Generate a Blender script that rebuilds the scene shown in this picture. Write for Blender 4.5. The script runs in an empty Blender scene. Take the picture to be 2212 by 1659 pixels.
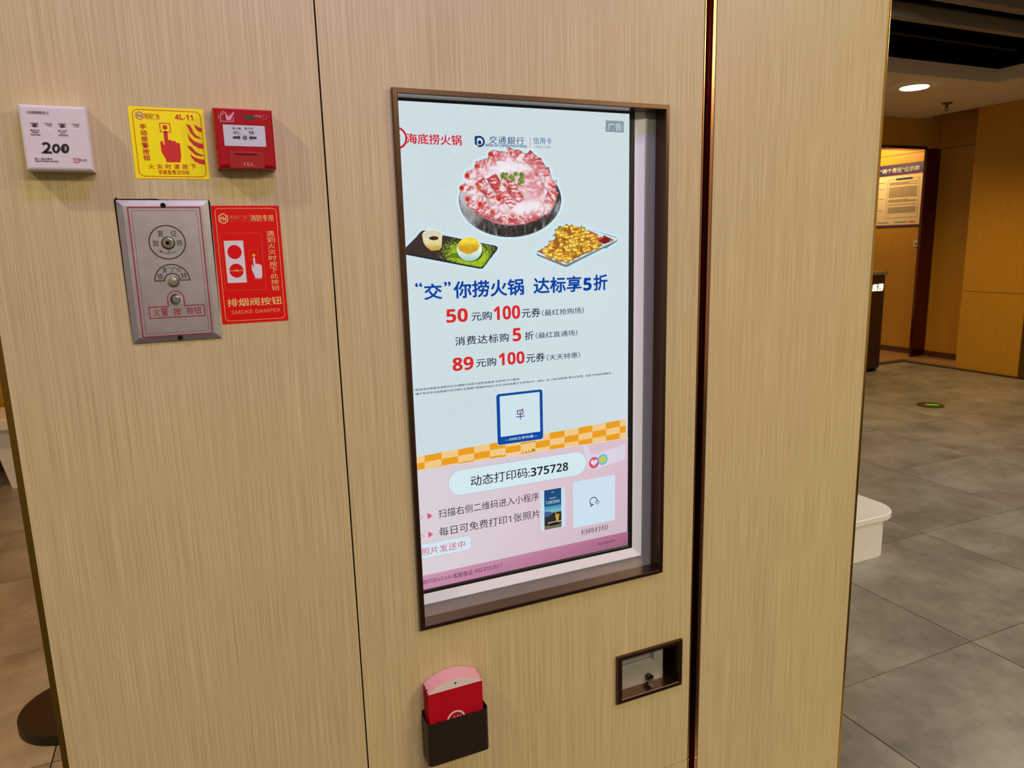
import bpy, bmesh, math, random
import numpy as np
from mathutils import Vector, Matrix
random.seed(7); rng = np.random.default_rng(5)
S = bpy.context.scene
COL = S.collection

# ------------------------------------------------------------------ camera
EYE = 1.565                     # camera height; pillar face is the plane Y = 1.25
yaw, pitch, roll = 0.41359067, -0.18956271, -0.02559958
FPX = 1556.08
f_ = Vector((math.sin(yaw)*math.cos(pitch), math.cos(yaw)*math.cos(pitch), math.sin(pitch)))
r0 = Vector((math.cos(yaw), -math.sin(yaw), 0)); u0 = r0.cross(f_)
r_ = math.cos(roll)*r0 + math.sin(roll)*u0
u_ = -math.sin(roll)*r0 + math.cos(roll)*u0
cam = bpy.data.cameras.new('camera'); cam_o = bpy.data.objects.new('camera', cam); COL.objects.link(cam_o)
M = Matrix.Identity(4)
for i in range(3):
    M[i][0], M[i][1], M[i][2] = r_[i], u_[i], -f_[i]
M[2][3] = EYE
cam_o.matrix_world = M
cam.sensor_width = 36; cam.sensor_fit = 'HORIZONTAL'; cam.lens = FPX/2212*36
cam.clip_start = 0.01
cam.dof.use_dof = True; cam.dof.focus_distance = 1.55; cam.dof.aperture_fstop = 10.0
S.camera = cam_o

# ------------------------------------------------------------------ colour management / world / lights
vs = S.view_settings
vs.view_transform = 'Standard'; vs.look = 'None'; vs.gamma = 1.0; vs.exposure = 0.0; vs.use_curve_mapping = False

def lin(c):
    o = []
    for v in c[:3]:
        v = v/255.0
        o.append(v/12.92 if v <= 0.04045 else ((v+0.055)/1.055)**2.4)
    return (o[0], o[1], o[2], 1.0)

w = bpy.data.worlds.new('world'); S.world = w; w.use_nodes = True
w.node_tree.nodes['Background'].inputs[0].default_value = (1.0, 0.78, 0.52, 1)
w.node_tree.nodes['Background'].inputs[1].default_value = 0.32

def area(name, loc, aim, size, power, color, sy=None, spread=180):
    l = bpy.data.lights.new(name, 'AREA'); l.energy = power; l.color = color
    l.shape = 'RECTANGLE'; l.size = size; l.size_y = sy or size; l.spread = math.radians(spread)
    o = bpy.data.objects.new(name, l); COL.objects.link(o)
    o.location = loc
    o.rotation_euler = (Vector(aim)-Vector(loc)).to_track_quat('-Z', 'Y').to_euler()
    return o
def spot(name, loc, aim, power, color, ang=120, blend=0.8, rad=0.05):
    l = bpy.data.lights.new(name, 'SPOT'); l.energy = power; l.color = color
    l.spot_size = math.radians(ang); l.spot_blend = blend; l.shadow_soft_size = rad
    o = bpy.data.objects.new(name, l); COL.objects.link(o); o.location = loc
    o.rotation_euler = (Vector(aim)-Vector(loc)).to_track_quat('-Z', 'Y').to_euler()
    return o
CZ = 2.94                        # ceiling height
# violet glow of a light box under the ceiling, in front of the pillar
area('light_box_lamp', (0.30, 0.40, 2.88), (0.35, 1.25, 1.3), 0.50, 10.5, (0.34, 0.235, 1.0), 0.14)
# warm downlights over the aisle, then two added area fills out of view
spot('downlight_lamp_a', (-1.15, 0.58, 2.90), (0.1, 1.25, 1.0), 44, (1.0, 0.90, 0.66), 140, 0.7, 0.045)
spot('downlight_lamp_b', (2.3, -0.1, 2.90), (1.3, 1.25, 1.0), 44, (1.0, 0.90, 0.68), 140, 0.7, 0.05)
area('added_wall_fill', (0.7, -1.6, 2.90), (0.7, -1.599, 0.0), 1.6, 72, (1.0, 0.91, 0.66), 0.6)  # added area fill that evens out the light on the pillar face
area('added_brass_fill', (3.2, -1.9, 2.90), (3.2, -1.899, 0.0), 1.2, 84, (1.0, 0.84, 0.54), 0.5)  # added light panel, gives the brass something bright to reflect, lifts right panel
# light over the grey floor to the right and the hall behind
area('hall_lamp_right', (4.8, 2.0, 2.80), (4.2, 2.2, 0), 1.0, 44, (1.0, 0.97, 0.84), 0.6)
spot('hall_lamp_far', (6.41, 5.01, 2.90), (6.8, 5.1, 0), 155, (1.0, 0.68, 0.24), 130, 0.9, 0.08)
spot('hall_lamp_door', (8.0, 7.2, 2.80), (8.6, 6.8, 1.5), 62, (1.0, 0.64, 0.22), 150, 0.6, 0.08)
spot('hall_lamp_left', (-0.6, 2.3, 2.88), (-0.7, 2.9, 0), 200, (1.0, 0.56, 0.24), 95, 0.8, 0.06)
spot('hall_lamp_back', (-1.6, 4.6, 2.88), (-1.5, 6.2, 0.6), 75, (1.0, 0.62, 0.28), 130, 0.8, 0.06)

# ------------------------------------------------------------------ helpers
def ray(x, y):
    return f_ + (x-1106)/FPX*r_ - (y-829.5)/FPX*u_
def W(p, Y=1.25):               # the point of the plane at depth Y that the photo shows at p
    v = ray(p[0], p[1]); t = Y/v.y
    return Vector((v.x*t, Y, v.z*t+EYE))

def link(name, me, parent=None, mat=None):
    o = bpy.data.objects.new(name, me); COL.objects.link(o)
    if mat is not None: me.materials.append(mat)
    if parent is not None: o.parent = parent
    return o
def tag(o, label=None, cat=None, group=None, kind=None):
    if label: o['label'] = label
    if cat: o['category'] = cat
    if group: o['group'] = group
    if kind: o['kind'] = kind
    return o
def thing(name, label=None, cat=None, group=None, kind=None, loc=(0, 0, 0)):
    o = bpy.data.objects.new(name, None); COL.objects.link(o); o.empty_display_size = 0.05
    o.location = loc
    return tag(o, label, cat, group, kind)
def mesh(name, verts, faces, parent=None, mat=None, smooth=False, off=(0, 0, 0)):
    me = bpy.data.meshes.new(name)
    # children are placed in world coordinates: subtract the parent's own location
    if parent is not None:
        L = parent.matrix_basis.translation.copy()
        pp = parent.parent
        while pp is not None:
            L += pp.matrix_basis.translation; pp = pp.parent
        verts = [Vector(v)-L for v in verts]
    me.from_pydata([tuple(v) for v in verts], [], faces); me.update()
    if smooth: me.polygons.foreach_set('use_smooth', [True]*len(me.polygons))
    return link(name, me, parent, mat)
def bm_obj(name, bm, parent=None, mat=None, smooth=False):
    if parent is not None:
        L = parent.matrix_basis.translation.copy(); pp = parent.parent
        while pp is not None:
            L += pp.matrix_basis.translation; pp = pp.parent
        bmesh.ops.translate(bm, verts=bm.verts, vec=-L)
    me = bpy.data.meshes.new(name); bm.to_mesh(me); bm.free()
    if smooth: me.polygons.foreach_set('use_smooth', [True]*len(me.polygons))
    return link(name, me, parent, mat)
def box_bm(bm, x0, x1, y0, y1, z0, z1, bev=0, seg=2):
    g = bmesh.ops.create_cube(bm, size=1)
    vs_ = g['verts']
    for v in vs_:
        v.co = Vector((x0+(v.co.x+.5)*(x1-x0), y0+(v.co.y+.5)*(y1-y0), z0+(v.co.z+.5)*(z1-z0)))
    if bev:
        es = list({e for v in vs_ for e in v.link_edges})
        bmesh.ops.bevel(bm, geom=es, offset=bev, segments=seg, affect='EDGES', profile=0.5)
def box(name, x0, x1, y0, y1, z0, z1, parent=None, mat=None, bev=0, seg=2, smooth=False):
    bm = bmesh.new(); box_bm(bm, x0, x1, y0, y1, z0, z1, bev, seg)
    return bm_obj(name, bm, parent, mat, smooth)
def cyl_bm(bm, c, rad, h, axis='Z', n=32, r2=None, bev=0):
    g = bmesh.ops.create_cone(bm, cap_ends=True, segments=n, radius1=rad, radius2=rad if r2 is None else r2, depth=h)
    vs_ = g['verts']
    if bev:
        es = [e for e in {e for v in vs_ for e in v.link_edges} if abs(e.verts[0].co.z-e.verts[1].co.z) < 1e-7]
        res = bmesh.ops.bevel(bm, geom=es, offset=bev, segments=3, affect='EDGES', profile=0.5)
        vs_ = list({v for v in bm.verts if v in set(vs_) or v in set(res['verts'])})
    Rm = Matrix.Identity(3)
    if axis == 'Y': Rm = Matrix.Rotation(math.pi/2, 3, 'X')
    if axis == 'X': Rm = Matrix.Rotation(math.pi/2, 3, 'Y')
    for v in vs_: v.co = Rm @ v.co + Vector(c)
def cyl(name, c, rad, h, axis='Z', parent=None, mat=None, n=32, r2=None, bev=0, smooth=False):
    bm = bmesh.new(); cyl_bm(bm, c, rad, h, axis, n, r2, bev)
    return bm_obj(name, bm, parent, mat, smooth)

# ---- materials
def nt(name):
    m = bpy.data.materials.new(name); m.use_nodes = True
    return m, m.node_tree.nodes, m.node_tree.links, m.node_tree.nodes['Principled BSDF']
def plain(name, rgb, rough=0.5, metal=0.0, spec=0.5, coat=0.0):
    m, n, l, b = nt(name)
    b.inputs['Base Color'].default_value = lin(rgb); b.inputs['Roughness'].default_value = rough
    b.inputs['Metallic'].default_value = metal; b.inputs['Specular IOR Level'].default_value = spec
    b.inputs['Coat Weight'].default_value = coat; b.inputs['Coat Roughness'].default_value = 0.06
    return m
_lit = {}
def lit(rgb, strength=1.0):     # pixels of a lit screen behind glass
    k = (rgb, strength)
    if k in _lit: return _lit[k]
    m, n, l, b = nt('lit_%d_%d_%d' % rgb)
    b.inputs['Base Color'].default_value = (0, 0, 0, 1); b.inputs['Roughness'].default_value = 0.9
    b.inputs['Specular IOR Level'].default_value = 0.0
    b.inputs['Emission Color'].default_value = lin(rgb); b.inputs['Emission Strength'].default_value = strength
    _lit[k] = m
    return m
_pr = {}
def ink(rgb, rough=0.5):
    k = (rgb, rough)
    if k not in _pr: _pr[k] = plain('ink_%d_%d_%d' % rgb, rgb, rough)
    return _pr[k]
def attr_mat(name, emit=True, rough=0.06):
    m, n, l, b = nt(name)
    a = n.new('ShaderNodeAttribute'); a.attribute_name = 'paint'
    if emit:
        b.inputs['Base Color'].default_value = (0, 0, 0, 1)
        l.new(a.outputs['Color'], b.inputs['Emission Color']); b.inputs['Emission Strength'].default_value = 1.0
    else:
        l.new(a.outputs['Color'], b.inputs['Base Color'])
    b.inputs['Roughness'].default_value = rough
    return m
def mapped(n, l, scale, coord='Object'):
    t = n.new('ShaderNodeTexCoord'); mp = n.new('ShaderNodeMapping'); mp.inputs['Scale'].default_value = scale
    l.new(t.outputs[coord], mp.inputs['Vector']); return mp.outputs['Vector']
def noise(n, l, vec, sc, det=3, rough=0.5):
    t = n.new('ShaderNodeTexNoise'); t.inputs['Scale'].default_value = sc; t.inputs['Detail'].default_value = det
    t.inputs['Roughness'].default_value = rough; l.new(vec, t.inputs['Vector']); return t.outputs['Fac']
def ramp(n, l, fac, stops):
    r = n.new('ShaderNodeValToRGB'); l.new(fac, r.inputs['Fac'])
    e = r.color_ramp.elements
    while len(e) < len(stops): e.new(0.5)
    for k, (p, c) in enumerate(stops): e[k].position = p; e[k].color = lin(c) if max(c) > 1.001 else (*c[:3], 1)
    return r.outputs['Color']
def wood(name, dark, mid, light, rough=0.42, sx=560, bump=0.06):
    m, n, l, b = nt(name)
    v1 = mapped(n, l, (sx, sx, 5.0)); v2 = mapped(n, l, (170, 170, 1.0)); v3 = mapped(n, l, (6, 6, 0.7))
    a = noise(n, l, v1, 1.0, 2, 0.55); c = noise(n, l, v2, 1.0, 3, 0.5); d = noise(n, l, v3, 1.0, 2)
    mx = n.new('ShaderNodeMath'); mx.operation = 'MULTIPLY_ADD'; l.new(a, mx.inputs[0]); mx.inputs[1].default_value = 0.70
    m2 = n.new('ShaderNodeMath'); m2.operation = 'MULTIPLY'; l.new(c, m2.inputs[0]); m2.inputs[1].default_value = 0.30
    l.new(m2.outputs[0], mx.inputs[2])
    m3 = n.new('ShaderNodeMath'); m3.operation = 'MULTIPLY_ADD'; l.new(d, m3.inputs[0]); m3.inputs[1].default_value = 0.10
    l.new(mx.outputs[0], m3.inputs[2])
    col = ramp(n, l, m3.outputs[0], [(0.36, dark), (0.54, mid), (0.72, light)])
    l.new(col, b.inputs['Base Color']); b.inputs['Roughness'].default_value = rough
    b.inputs['Specular IOR Level'].default_value = 0.3
    bp = n.new('ShaderNodeBump'); bp.inputs['Strength'].default_value = bump; bp.inputs['Distance'].default_value = 0.0006
    l.new(mx.outputs[0], bp.inputs['Height']); l.new(bp.outputs[0], b.inputs['Normal'])
    return m
MW = wood('wood_laminate', (185, 163, 120), (202, 181, 136), (218, 199, 155))
MWF = wood('wood_laminate_hall', (186, 132, 34), (196, 142, 40), (204, 150, 46), 0.45, 200, 0.02)
BRONZE = plain('bronze_metal', (98, 74, 60), 0.28, 0.92)
BRONZE_D = plain('dark_bronze_mirror', (92, 50, 34), 0.10, 1.0)
BRASS = plain('brass_trim', (226, 182, 96), 0.22, 1.0)
BRASS_R = plain('rose_brass_trim', (196, 140, 96), 0.22, 1.0)
BLACK = plain('black_plastic', (14, 13, 14), 0.35)
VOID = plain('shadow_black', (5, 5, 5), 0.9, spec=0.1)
def concrete():
    m, n, l, b = nt('concrete_tile')
    gi = n.new('ShaderNodeNewGeometry')
    oi = n.new('ShaderNodeObjectInfo')
    vm = n.new('ShaderNodeVectorMath'); vm.operation = 'MULTIPLY_ADD'
    l.new(oi.outputs['Random'], vm.inputs[0]); vm.inputs[1].default_value = (9, 5, 3); l.new(gi.outputs['Position'], vm.inputs[2])
    a = noise(n, l, vm.outputs[0], 2.6, 9, 0.62); c = noise(n, l, vm.outputs[0], 14, 8, 0.7)
    mx = n.new('ShaderNodeMath'); mx.operation = 'MULTIPLY_ADD'; l.new(a, mx.inputs[0]); mx.inputs[1].default_value = 0.75
    m2 = n.new('ShaderNodeMath'); m2.operation = 'MULTIPLY'; l.new(c, m2.inputs[0]); m2.inputs[1].default_value = 0.25
    l.new(m2.outputs[0], mx.inputs[2])
    col = ramp(n, l, mx.outputs[0], [(0.34, (112, 106, 98)), (0.5, (140, 134, 124)), (0.66, (166, 160, 150))])
    l.new(col, b.inputs['Base Color'])
    rr = n.new('ShaderNodeMapRange'); l.new(c, rr.inputs[0]); rr.inputs[3].default_value = 0.26; rr.inputs[4].default_value = 0.42
    l.new(rr.outputs[0], b.inputs['Roughness'])
    bp = n.new('ShaderNodeBump'); bp.inputs['Strength'].default_value = 0.10; bp.inputs['Distance'].default_value = 0.002
    l.new(c, bp.inputs['Height']); l.new(bp.outputs[0], b.inputs['Normal'])
    return m
TILE = concrete()
PLASTER = plain('ceiling_plaster', (236, 224, 200), 0.85)

# ---- flat print, lettering
def flat(name, pts, Y, mat, parent, lift=0.0):
    vs_ = [W(p, Y)-Vector((0, lift, 0)) for p in pts]
    return mesh(name, vs_, [list(range(len(vs_)))][::1], parent, mat)
def rpoly(x0, x1, z0, z1, rad, n=6):        # rounded rectangle outline in the plane
    out = []
    for cx, cz, a0 in ((x1-rad, z1-rad, 0), (x0+rad, z1-rad, 90), (x0+rad, z0+rad, 180), (x1-rad, z0+rad, 270)):
        for k in range(n+1):
            a = math.radians(a0+90*k/n); out.append((cx+rad*math.cos(a), cz+rad*math.sin(a)))
    return out
def rect_of(bl, tr, Y):
    a, b = W(bl, Y), W(tr, Y); return a.x, b.x, a.z, b.z
def fill(name, poly, Y, mat, parent):
    return mesh(name, [(x, Y, z) for x, z in poly], [list(range(len(poly)))], parent, mat)
def outline(name, poly, wd, Y, mat, parent, closed=True):      # stroked polyline of width wd in plane Y
    n = len(poly); vs_ = []; P_ = [Vector((x, z)) for x, z in poly]
    for i in range(n):
        if closed: a, b = P_[i-1], P_[(i+1) % n]
        else: a, b = P_[max(i-1, 0)], P_[min(i+1, n-1)]
        d0 = (P_[i]-a); d1 = (b-P_[i])
        if d0.length < 1e-9: d0 = d1
        if d1.length < 1e-9: d1 = d0
        d0.normalize(); d1.normalize(); t = d0+d1
        if t.length < 1e-6: t = d0
        t.normalize(); nn = Vector((-t.y, t.x)); k = wd/2/max(0.4, nn.dot(Vector((-d0.y, d0.x))))
        vs_ += [P_[i]+nn*k, P_[i]-nn*k]
    m = n if closed else n-1
    fs = [[2*i, 2*i+1, 2*((i+1) % n)+1, 2*((i+1) % n)] for i in range(m)]
    return mesh(name, [(v.x, Y, v.y) for v in vs_], fs, parent, mat)
def pl(pts, Y): return [(W(p, Y).x, W(p, Y).z) for p in pts]
def ell(c, rx, rz=None, a0=0, a1=360, n=40):
    rz = rx if rz is None else rz
    m = n if abs(a1-a0) >= 359 else n+1
    return [(c[0]+rx*math.cos(math.radians(a0+(a1-a0)*k/n)), c[1]+rz*math.sin(math.radians(a0+(a1-a0)*k/n))) for k in range(m)]
def face_of(s, sty):            # sans, bold or serif figures and Latin letters
    D, U, Lw = {'r': (0x1D7E2, 0x1D5A0, 0x1D5BA), 'b': (0x1D7EC, 0x1D5D4, 0x1D5EE), 's': (0x1D7CE, 0x1D400, 0x1D41A)}[sty]
    out = ''
    for ch in s:
        if '0' <= ch <= '9': ch = chr(D+ord(ch)-48)
        elif 'A' <= ch <= 'Z': ch = chr(U+ord(ch)-65)
        elif 'a' <= ch <= 'z': ch = chr(Lw+ord(ch)-97)
        out += ch
    return out
def text_bm(s, bold=0.0, space=1.0, shear=0.0, sty='r'):
    c = bpy.data.curves.new('tmp', 'FONT'); c.body = face_of(s, sty); c.space_character = space; c.shear = shear
    c.resolution_u = 4
    o = bpy.data.objects.new('tmp', c)
    me = bpy.data.meshes.new_from_object(o)
    bpy.data.objects.remove(o); bpy.data.curves.remove(c)
    if bold > 0:                # heavier strokes: the same outlines repeated a hair apart
        n = len(me.vertices); co = np.empty(n*3); me.vertices.foreach_get('co', co); co = co.reshape(-1, 3)
        npg = len(me.polygons); ls = np.empty(npg, int); lt = np.empty(npg, int); vi = np.empty(len(me.loops), int)
        me.polygons.foreach_get('loop_start', ls); me.polygons.foreach_get('loop_total', lt); me.loops.foreach_get('vertex_index', vi)
        nk = 8 if bold > 0.0125 else 4
        sh = [(0, 0)]+[(bold*math.cos(a), bold*math.sin(a)) for a in [math.pi/4+2*math.pi/nk*k for k in range(nk)]]
        V = np.concatenate([co*[1, 1, 0]+np.array([dx, dy, k]) for k, (dx, dy) in enumerate(sh)])
        bpy.data.meshes.remove(me); m_ = len(sh); nl = len(vi)
        me = bpy.data.meshes.new('lettering')
        me.vertices.add(len(V)); me.vertices.foreach_set('co', V.ravel())
        me.loops.add(nl*m_); me.loops.foreach_set('vertex_index', np.concatenate([vi+n*k for k in range(m_)]))
        me.polygons.add(npg*m_); me.polygons.foreach_set('loop_start', np.concatenate([ls+nl*k for k in range(m_)]))
        me.update(calc_edges=True)
    return me
def text(s, x0, x1, z0, z1, Y, mat, parent, bold=0.0, name='lettering', shear=0.0, space=1.0, sty='r'):
    me = text_bm(s, bold, space, shear, sty)
    n = len(me.vertices); co = np.empty(n*3); me.vertices.foreach_get('co', co); co = co.reshape(-1, 3)
    mn, mxx = co.min(0), co.max(0)
    out = np.empty_like(co)
    out[:, 0] = x0+(co[:, 0]-mn[0])/(mxx[0]-mn[0])*(x1-x0)
    out[:, 1] = Y-0.00003*np.round(co[:, 2])
    out[:, 2] = z0+(co[:, 1]-mn[1])/(mxx[1]-mn[1])*(z1-z0)
    L = parent.matrix_basis.translation.copy(); pp = parent.parent
    while pp is not None: L += pp.matrix_basis.translation; pp = pp.parent
    out -= np.array(L)
    me.vertices.foreach_set('co', out.ravel()); me.update(); me.name = name
    o = link(name, me, parent, mat)
    return o
def T(s, bl, tr, Y, mat, parent, bold=0.0, lift=0.0003, **k):
    x0, x1, z0, z1 = rect_of(bl, tr, Y)
    return text(s, x0, x1, z0, z1, Y-lift, mat, parent, bold, **k)
def crop(cx, cy, s): return lambda x, y: (cx+x/s, cy+y/s)

# ---- pictures painted in arrays and laid on a fine grid
def hsh(ix, iy, seed):
    v = np.sin(ix*127.1+iy*311.7+seed*74.7)*43758.5453
    return v-np.floor(v)
def vn(x, y, s, seed=0, oct_=1):
    out = 0; amp = 1; tot = 0
    for o in range(oct_):
        X, Y = x/s, y/s; ix, iy = np.floor(X), np.floor(Y); fx, fy = X-ix, Y-iy
        fx = fx*fx*(3-2*fx); fy = fy*fy*(3-2*fy)
        a = hsh(ix, iy, seed+o); b = hsh(ix+1, iy, seed+o); c = hsh(ix, iy+1, seed+o); d = hsh(ix+1, iy+1, seed+o)
        out = out+amp*((a*(1-fx)+b*fx)*(1-fy)+(c*(1-fx)+d*fx)*fy); tot += amp; amp *= .5; s = s/2
    return out/tot
def sm(e0, e1, x):
    t = np.clip((x-e0)/(e1-e0), 0, 1); return t*t*(3-2*t)
def inpoly(X, Y, P_):
    r = np.zeros(X.shape, bool); j = len(P_)-1
    for i in range(len(P_)):
        xi, yi = P_[i]; xj, yj = P_[j]
        if yi != yj:
            c = ((yi > Y) != (yj > Y)) & (X < (xj-xi)*(Y-yi)/(yj-yi)+xi); r ^= c
        j = i
    return r
class Pic:
    def __init__(s, w, h, step):
        s.step = step; xs = np.arange(0, w+step, step); ys = np.arange(0, h+step, step)
        s.X, s.Y = np.meshgrid(xs, ys); s.c = np.zeros(s.X.shape+(3,)); s.a = np.zeros(s.X.shape, bool)
    def put(s, m, col, op=1.0):
        m = (m*1.0 if m.dtype == bool else m)*op
        col = np.array(col, float) if not isinstance(col, np.ndarray) else col
        s.c = s.c*(1-m[..., None])+col*m[..., None]
        s.a |= m > 0.5
    def halo(s, k, col):
        m = s.a.copy(); R = int(k/s.step); d = s.a.copy()
        for dx in range(-R, R+1):
            for dy in range(-R, R+1):
                if dx*dx+dy*dy <= R*R:
                    d |= np.roll(np.roll(s.a, dx, 1), dy, 0)
        s.c[d & ~m] = col; s.a = d
    def build(s, name, conv, Y, mat, parent):
        h, w_ = s.X.shape
        idx = np.arange(h*w_).reshape(h, w_)
        q = s.a[:-1, :-1] & s.a[1:, :-1] & s.a[:-1, 1:] & s.a[1:, 1:]
        F = np.stack([idx[:-1, :-1][q], idx[1:, :-1][q], idx[1:, 1:][q], idx[:-1, 1:][q]], 1)
        px, py = conv(s.X.ravel(), s.Y.ravel())
        vx = f_.x+(px-1106)/FPX*r_.x-(py-829.5)/FPX*u_.x
        vy = f_.y+(px-1106)/FPX*r_.y-(py-829.5)/FPX*u_.y
        vz = f_.z+(px-1106)/FPX*r_.z-(py-829.5)/FPX*u_.z
        t = Y/vy; co = np.stack([vx*t, np.full_like(vx, Y), vz*t+EYE], 1)
        use = np.unique(F); rm = np.full(h*w_, -1); rm[use] = np.arange(len(use)); F = rm[F]; co = co[use]
        cl = np.clip(s.c.reshape(-1, 3)[use]/255, 0, 1)
        cl = np.where(cl <= 0.04045, cl/12.92, ((cl+0.055)/1.055)**2.4)
        L = parent.matrix_basis.translation.copy(); pp = parent.parent
        while pp is not None: L += pp.matrix_basis.translation; pp = pp.parent
        co = co-np.array(L)
        me = bpy.data.meshes.new(name)
        me.vertices.add(len(co)); me.vertices.foreach_set('co', co.ravel())
        me.loops.add(F.size); me.loops.foreach_set('vertex_index', F.ravel())
        me.polygons.add(len(F)); me.polygons.foreach_set('loop_start', np.arange(0, F.size, 4))
        me.update(calc_edges=True)
        at = me.attributes.new('paint', 'FLOAT_COLOR', 'POINT')
        at.data.foreach_set('color', np.concatenate([cl, np.ones((len(cl), 1))], 1).ravel())
        return link(name, me, parent, mat)
PAINT_LIT = attr_mat('screen_picture'); PAINT_PRINT = attr_mat('printed_picture', False, 0.5)
def gradquad(name, pts, cols, Y, parent, mat=None):
    o = mesh(name, [W(p, Y) for p in pts], [[0, 1, 2, 3]], parent, mat or PAINT_LIT)
    at = o.data.attributes.new('paint', 'FLOAT_COLOR', 'POINT')
    at.data.foreach_set('color', np.array([lin(c) for c in cols]).ravel())
    return o

# ================================================================== SETTING
# ---- floor
fl = tag(box('floor', -4.6, 10.4, -4.4, 9.6, -0.10, -0.004, None, plain('grout', (30, 26, 22), 0.95)), kind='structure')
t0 = None
for i in range(-4, 11):
    for j in range(-1, 6):
        x0 = 2.652+0.8*(i-3); y0 = 1.642+0.8*j
        if x0 > 8.6 or x0 < -2.2: continue
        if t0 is None:
            t0 = box('tile', -.3978, .3978, -.3978, .3978, -0.006, 0.0, fl, TILE, 0.0004, 1)
            o = t0
        else:
            o = t0.copy(); COL.objects.link(o); o.parent = fl
        o.location = (x0+.4, y0+.4, 0)
# ---- ceiling with an open, dark recess
ce = tag(box('ceiling', -4.6, 8.19, 4.65, 9.6, CZ, CZ+0.12, None, PLASTER), kind='structure')
box('ceiling_slab', 8.19, 10.4, 4.65, 5.58, CZ, CZ+0.12, ce, PLASTER); box('ceiling_slab', 8.19, 10.4, 6.32, 9.6, CZ, CZ+0.12, ce, PLASTER)
box('ceiling_slab', 8.15, 10.4, 5.50, 6.40, CZ+0.26, CZ+0.30, ce, PLASTER)
BEAM = plain('shaded_beam_plaster', (150, 134, 112), 0.85)  # plaster colour darkened on the beams to stand in for gloom
box('ceiling_slab', 7.05, 10.4, -4.4, 4.65, CZ, CZ+0.12, ce, PLASTER)
box('ceiling_slab', -4.6, 7.05, -4.4, 2.1, CZ, CZ+0.12, ce, PLASTER)
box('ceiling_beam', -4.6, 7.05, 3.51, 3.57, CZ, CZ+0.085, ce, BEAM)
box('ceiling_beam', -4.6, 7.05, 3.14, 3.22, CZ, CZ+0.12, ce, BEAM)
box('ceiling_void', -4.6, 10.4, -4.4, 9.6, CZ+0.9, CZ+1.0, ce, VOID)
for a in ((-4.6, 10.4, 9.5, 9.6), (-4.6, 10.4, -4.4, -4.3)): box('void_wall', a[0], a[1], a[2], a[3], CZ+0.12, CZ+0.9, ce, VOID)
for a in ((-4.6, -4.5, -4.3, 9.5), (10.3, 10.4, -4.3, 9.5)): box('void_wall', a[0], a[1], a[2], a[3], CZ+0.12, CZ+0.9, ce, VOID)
PIPE = plain('dark_pipe', (40, 34, 30), 0.6)
for (a, b, z, rr) in (((2, 4.05), (7.0, 4.05), 3.25, 0.025), ((3, 4.35), (6.95, 4.42), 3.16, 0.012), ((6.3, 4.5), (9.0, 3.2), 3.30, 0.012), ((4.6, 2.4), (5.9, 5.2), 3.45, 0.03)):
    A = Vector((a[0], a[1], z)); B = Vector((b[0], b[1], z)); d = B-A
    bm = bmesh.new(); bmesh.ops.create_cone(bm, cap_ends=True, segments=12, radius1=rr, radius2=rr, depth=d.length)
    Mx = Matrix.Translation((A+B)/2) @ d.to_track_quat('Z', 'Y').to_matrix().to_4x4()
    bmesh.ops.transform(bm, matrix=Mx, verts=bm.verts)
    bm_obj('service_pipe', bm, ce, PIPE)
# ---- hall walls
WCORE = plain('wall_core', (120, 84, 48), 0.7)
JG = 0.003
wr = tag(box('wall_right', 8.212, 8.40, -2.0, 5.58, 0.0, CZ, None, WCORE), kind='structure')
yb = [5.58, 4.815, 3.6, 2.4, 1.2, 0, -2.0]
for k in range(6):
    for z0, z1 in ((0.010, 0.915), (0.915, CZ)):
        box('wall_panel', 8.19, 8.212, yb[k+1]+JG+(0.05 if k == 0 else 0), yb[k]-JG*(k > 0), z0+JG, z1-JG, wr, MWF, 0.001, 1)
box('brass_post', 8.17, 8.212, 4.79, 4.85, 0.0, CZ, wr, plain('olive_brass', (120, 92, 40), 0.35, 0.8))
wb = tag(box('wall_far', 8.622, 8.80, 5.58, 9.6, 0.0, CZ+0.26, None, WCORE), kind='structure')
for (y0, y1) in ((5.60, 6.34), (6.42, 7.6), (7.6, 8.8)):
    for z0, z1 in ((0.1, 2.60), (2.60, CZ+(0.26 if y0 < 6 else 0))):
        box('wall_panel', 8.60, 8.622, y0+JG, y1-JG, z0+JG, z1-JG, wb, MWF, 0.001, 1)
tag(box('baseboard_far', 8.585, 8.60, 5.60, 9.4, 0.035, 0.10, None, plain('baseboard_red_brown', (86, 44, 24), 0.4)), kind='structure')
STN = plain('beige_stone', (170, 128, 84), 0.35); THR = plain('dark_threshold', (52, 38, 26), 0.4)
t1_ = tag(box('trim_1', 8.19, 8.585, 5.585, 6.26, 0.0, 0.035, None, STN), kind='structure'); box('stone_floor', 7.0, 8.585, 6.26, 9.4, 0.0, 0.035, t1_, STN)
t2_ = tag(box('trim_2', 8.145, 8.188, 2.0, 6.22, 0.0, 0.012, None, THR), kind='structure'); box('threshold', 7.0, 8.188, 6.22, 6.258, 0.0, 0.012, t2_, THR)
wk = tag(box('wall_back', -4.4, 7.0, 6.322, 6.50, 0.0, CZ, None, WCORE), kind='structure')
for k in range(9):
    box('wall_panel', -4.4+k*1.2665+JG, -4.4+(k+1)*1.2665-JG, 6.30, 6.322, 0.12, CZ-0.002, wk, MWF, 0.001, 1)
tag(box('baseboard_back', -4.4, 7.0, 6.285, 6.30, 0.02, 0.13, None, plain('baseboard_brown', (74, 44, 30), 0.45)), kind='structure')
wd = tag(box('wall_door', 7.0, 8.60, 6.322, 6.44, 2.62, CZ, None, WCORE), kind='structure')
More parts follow.
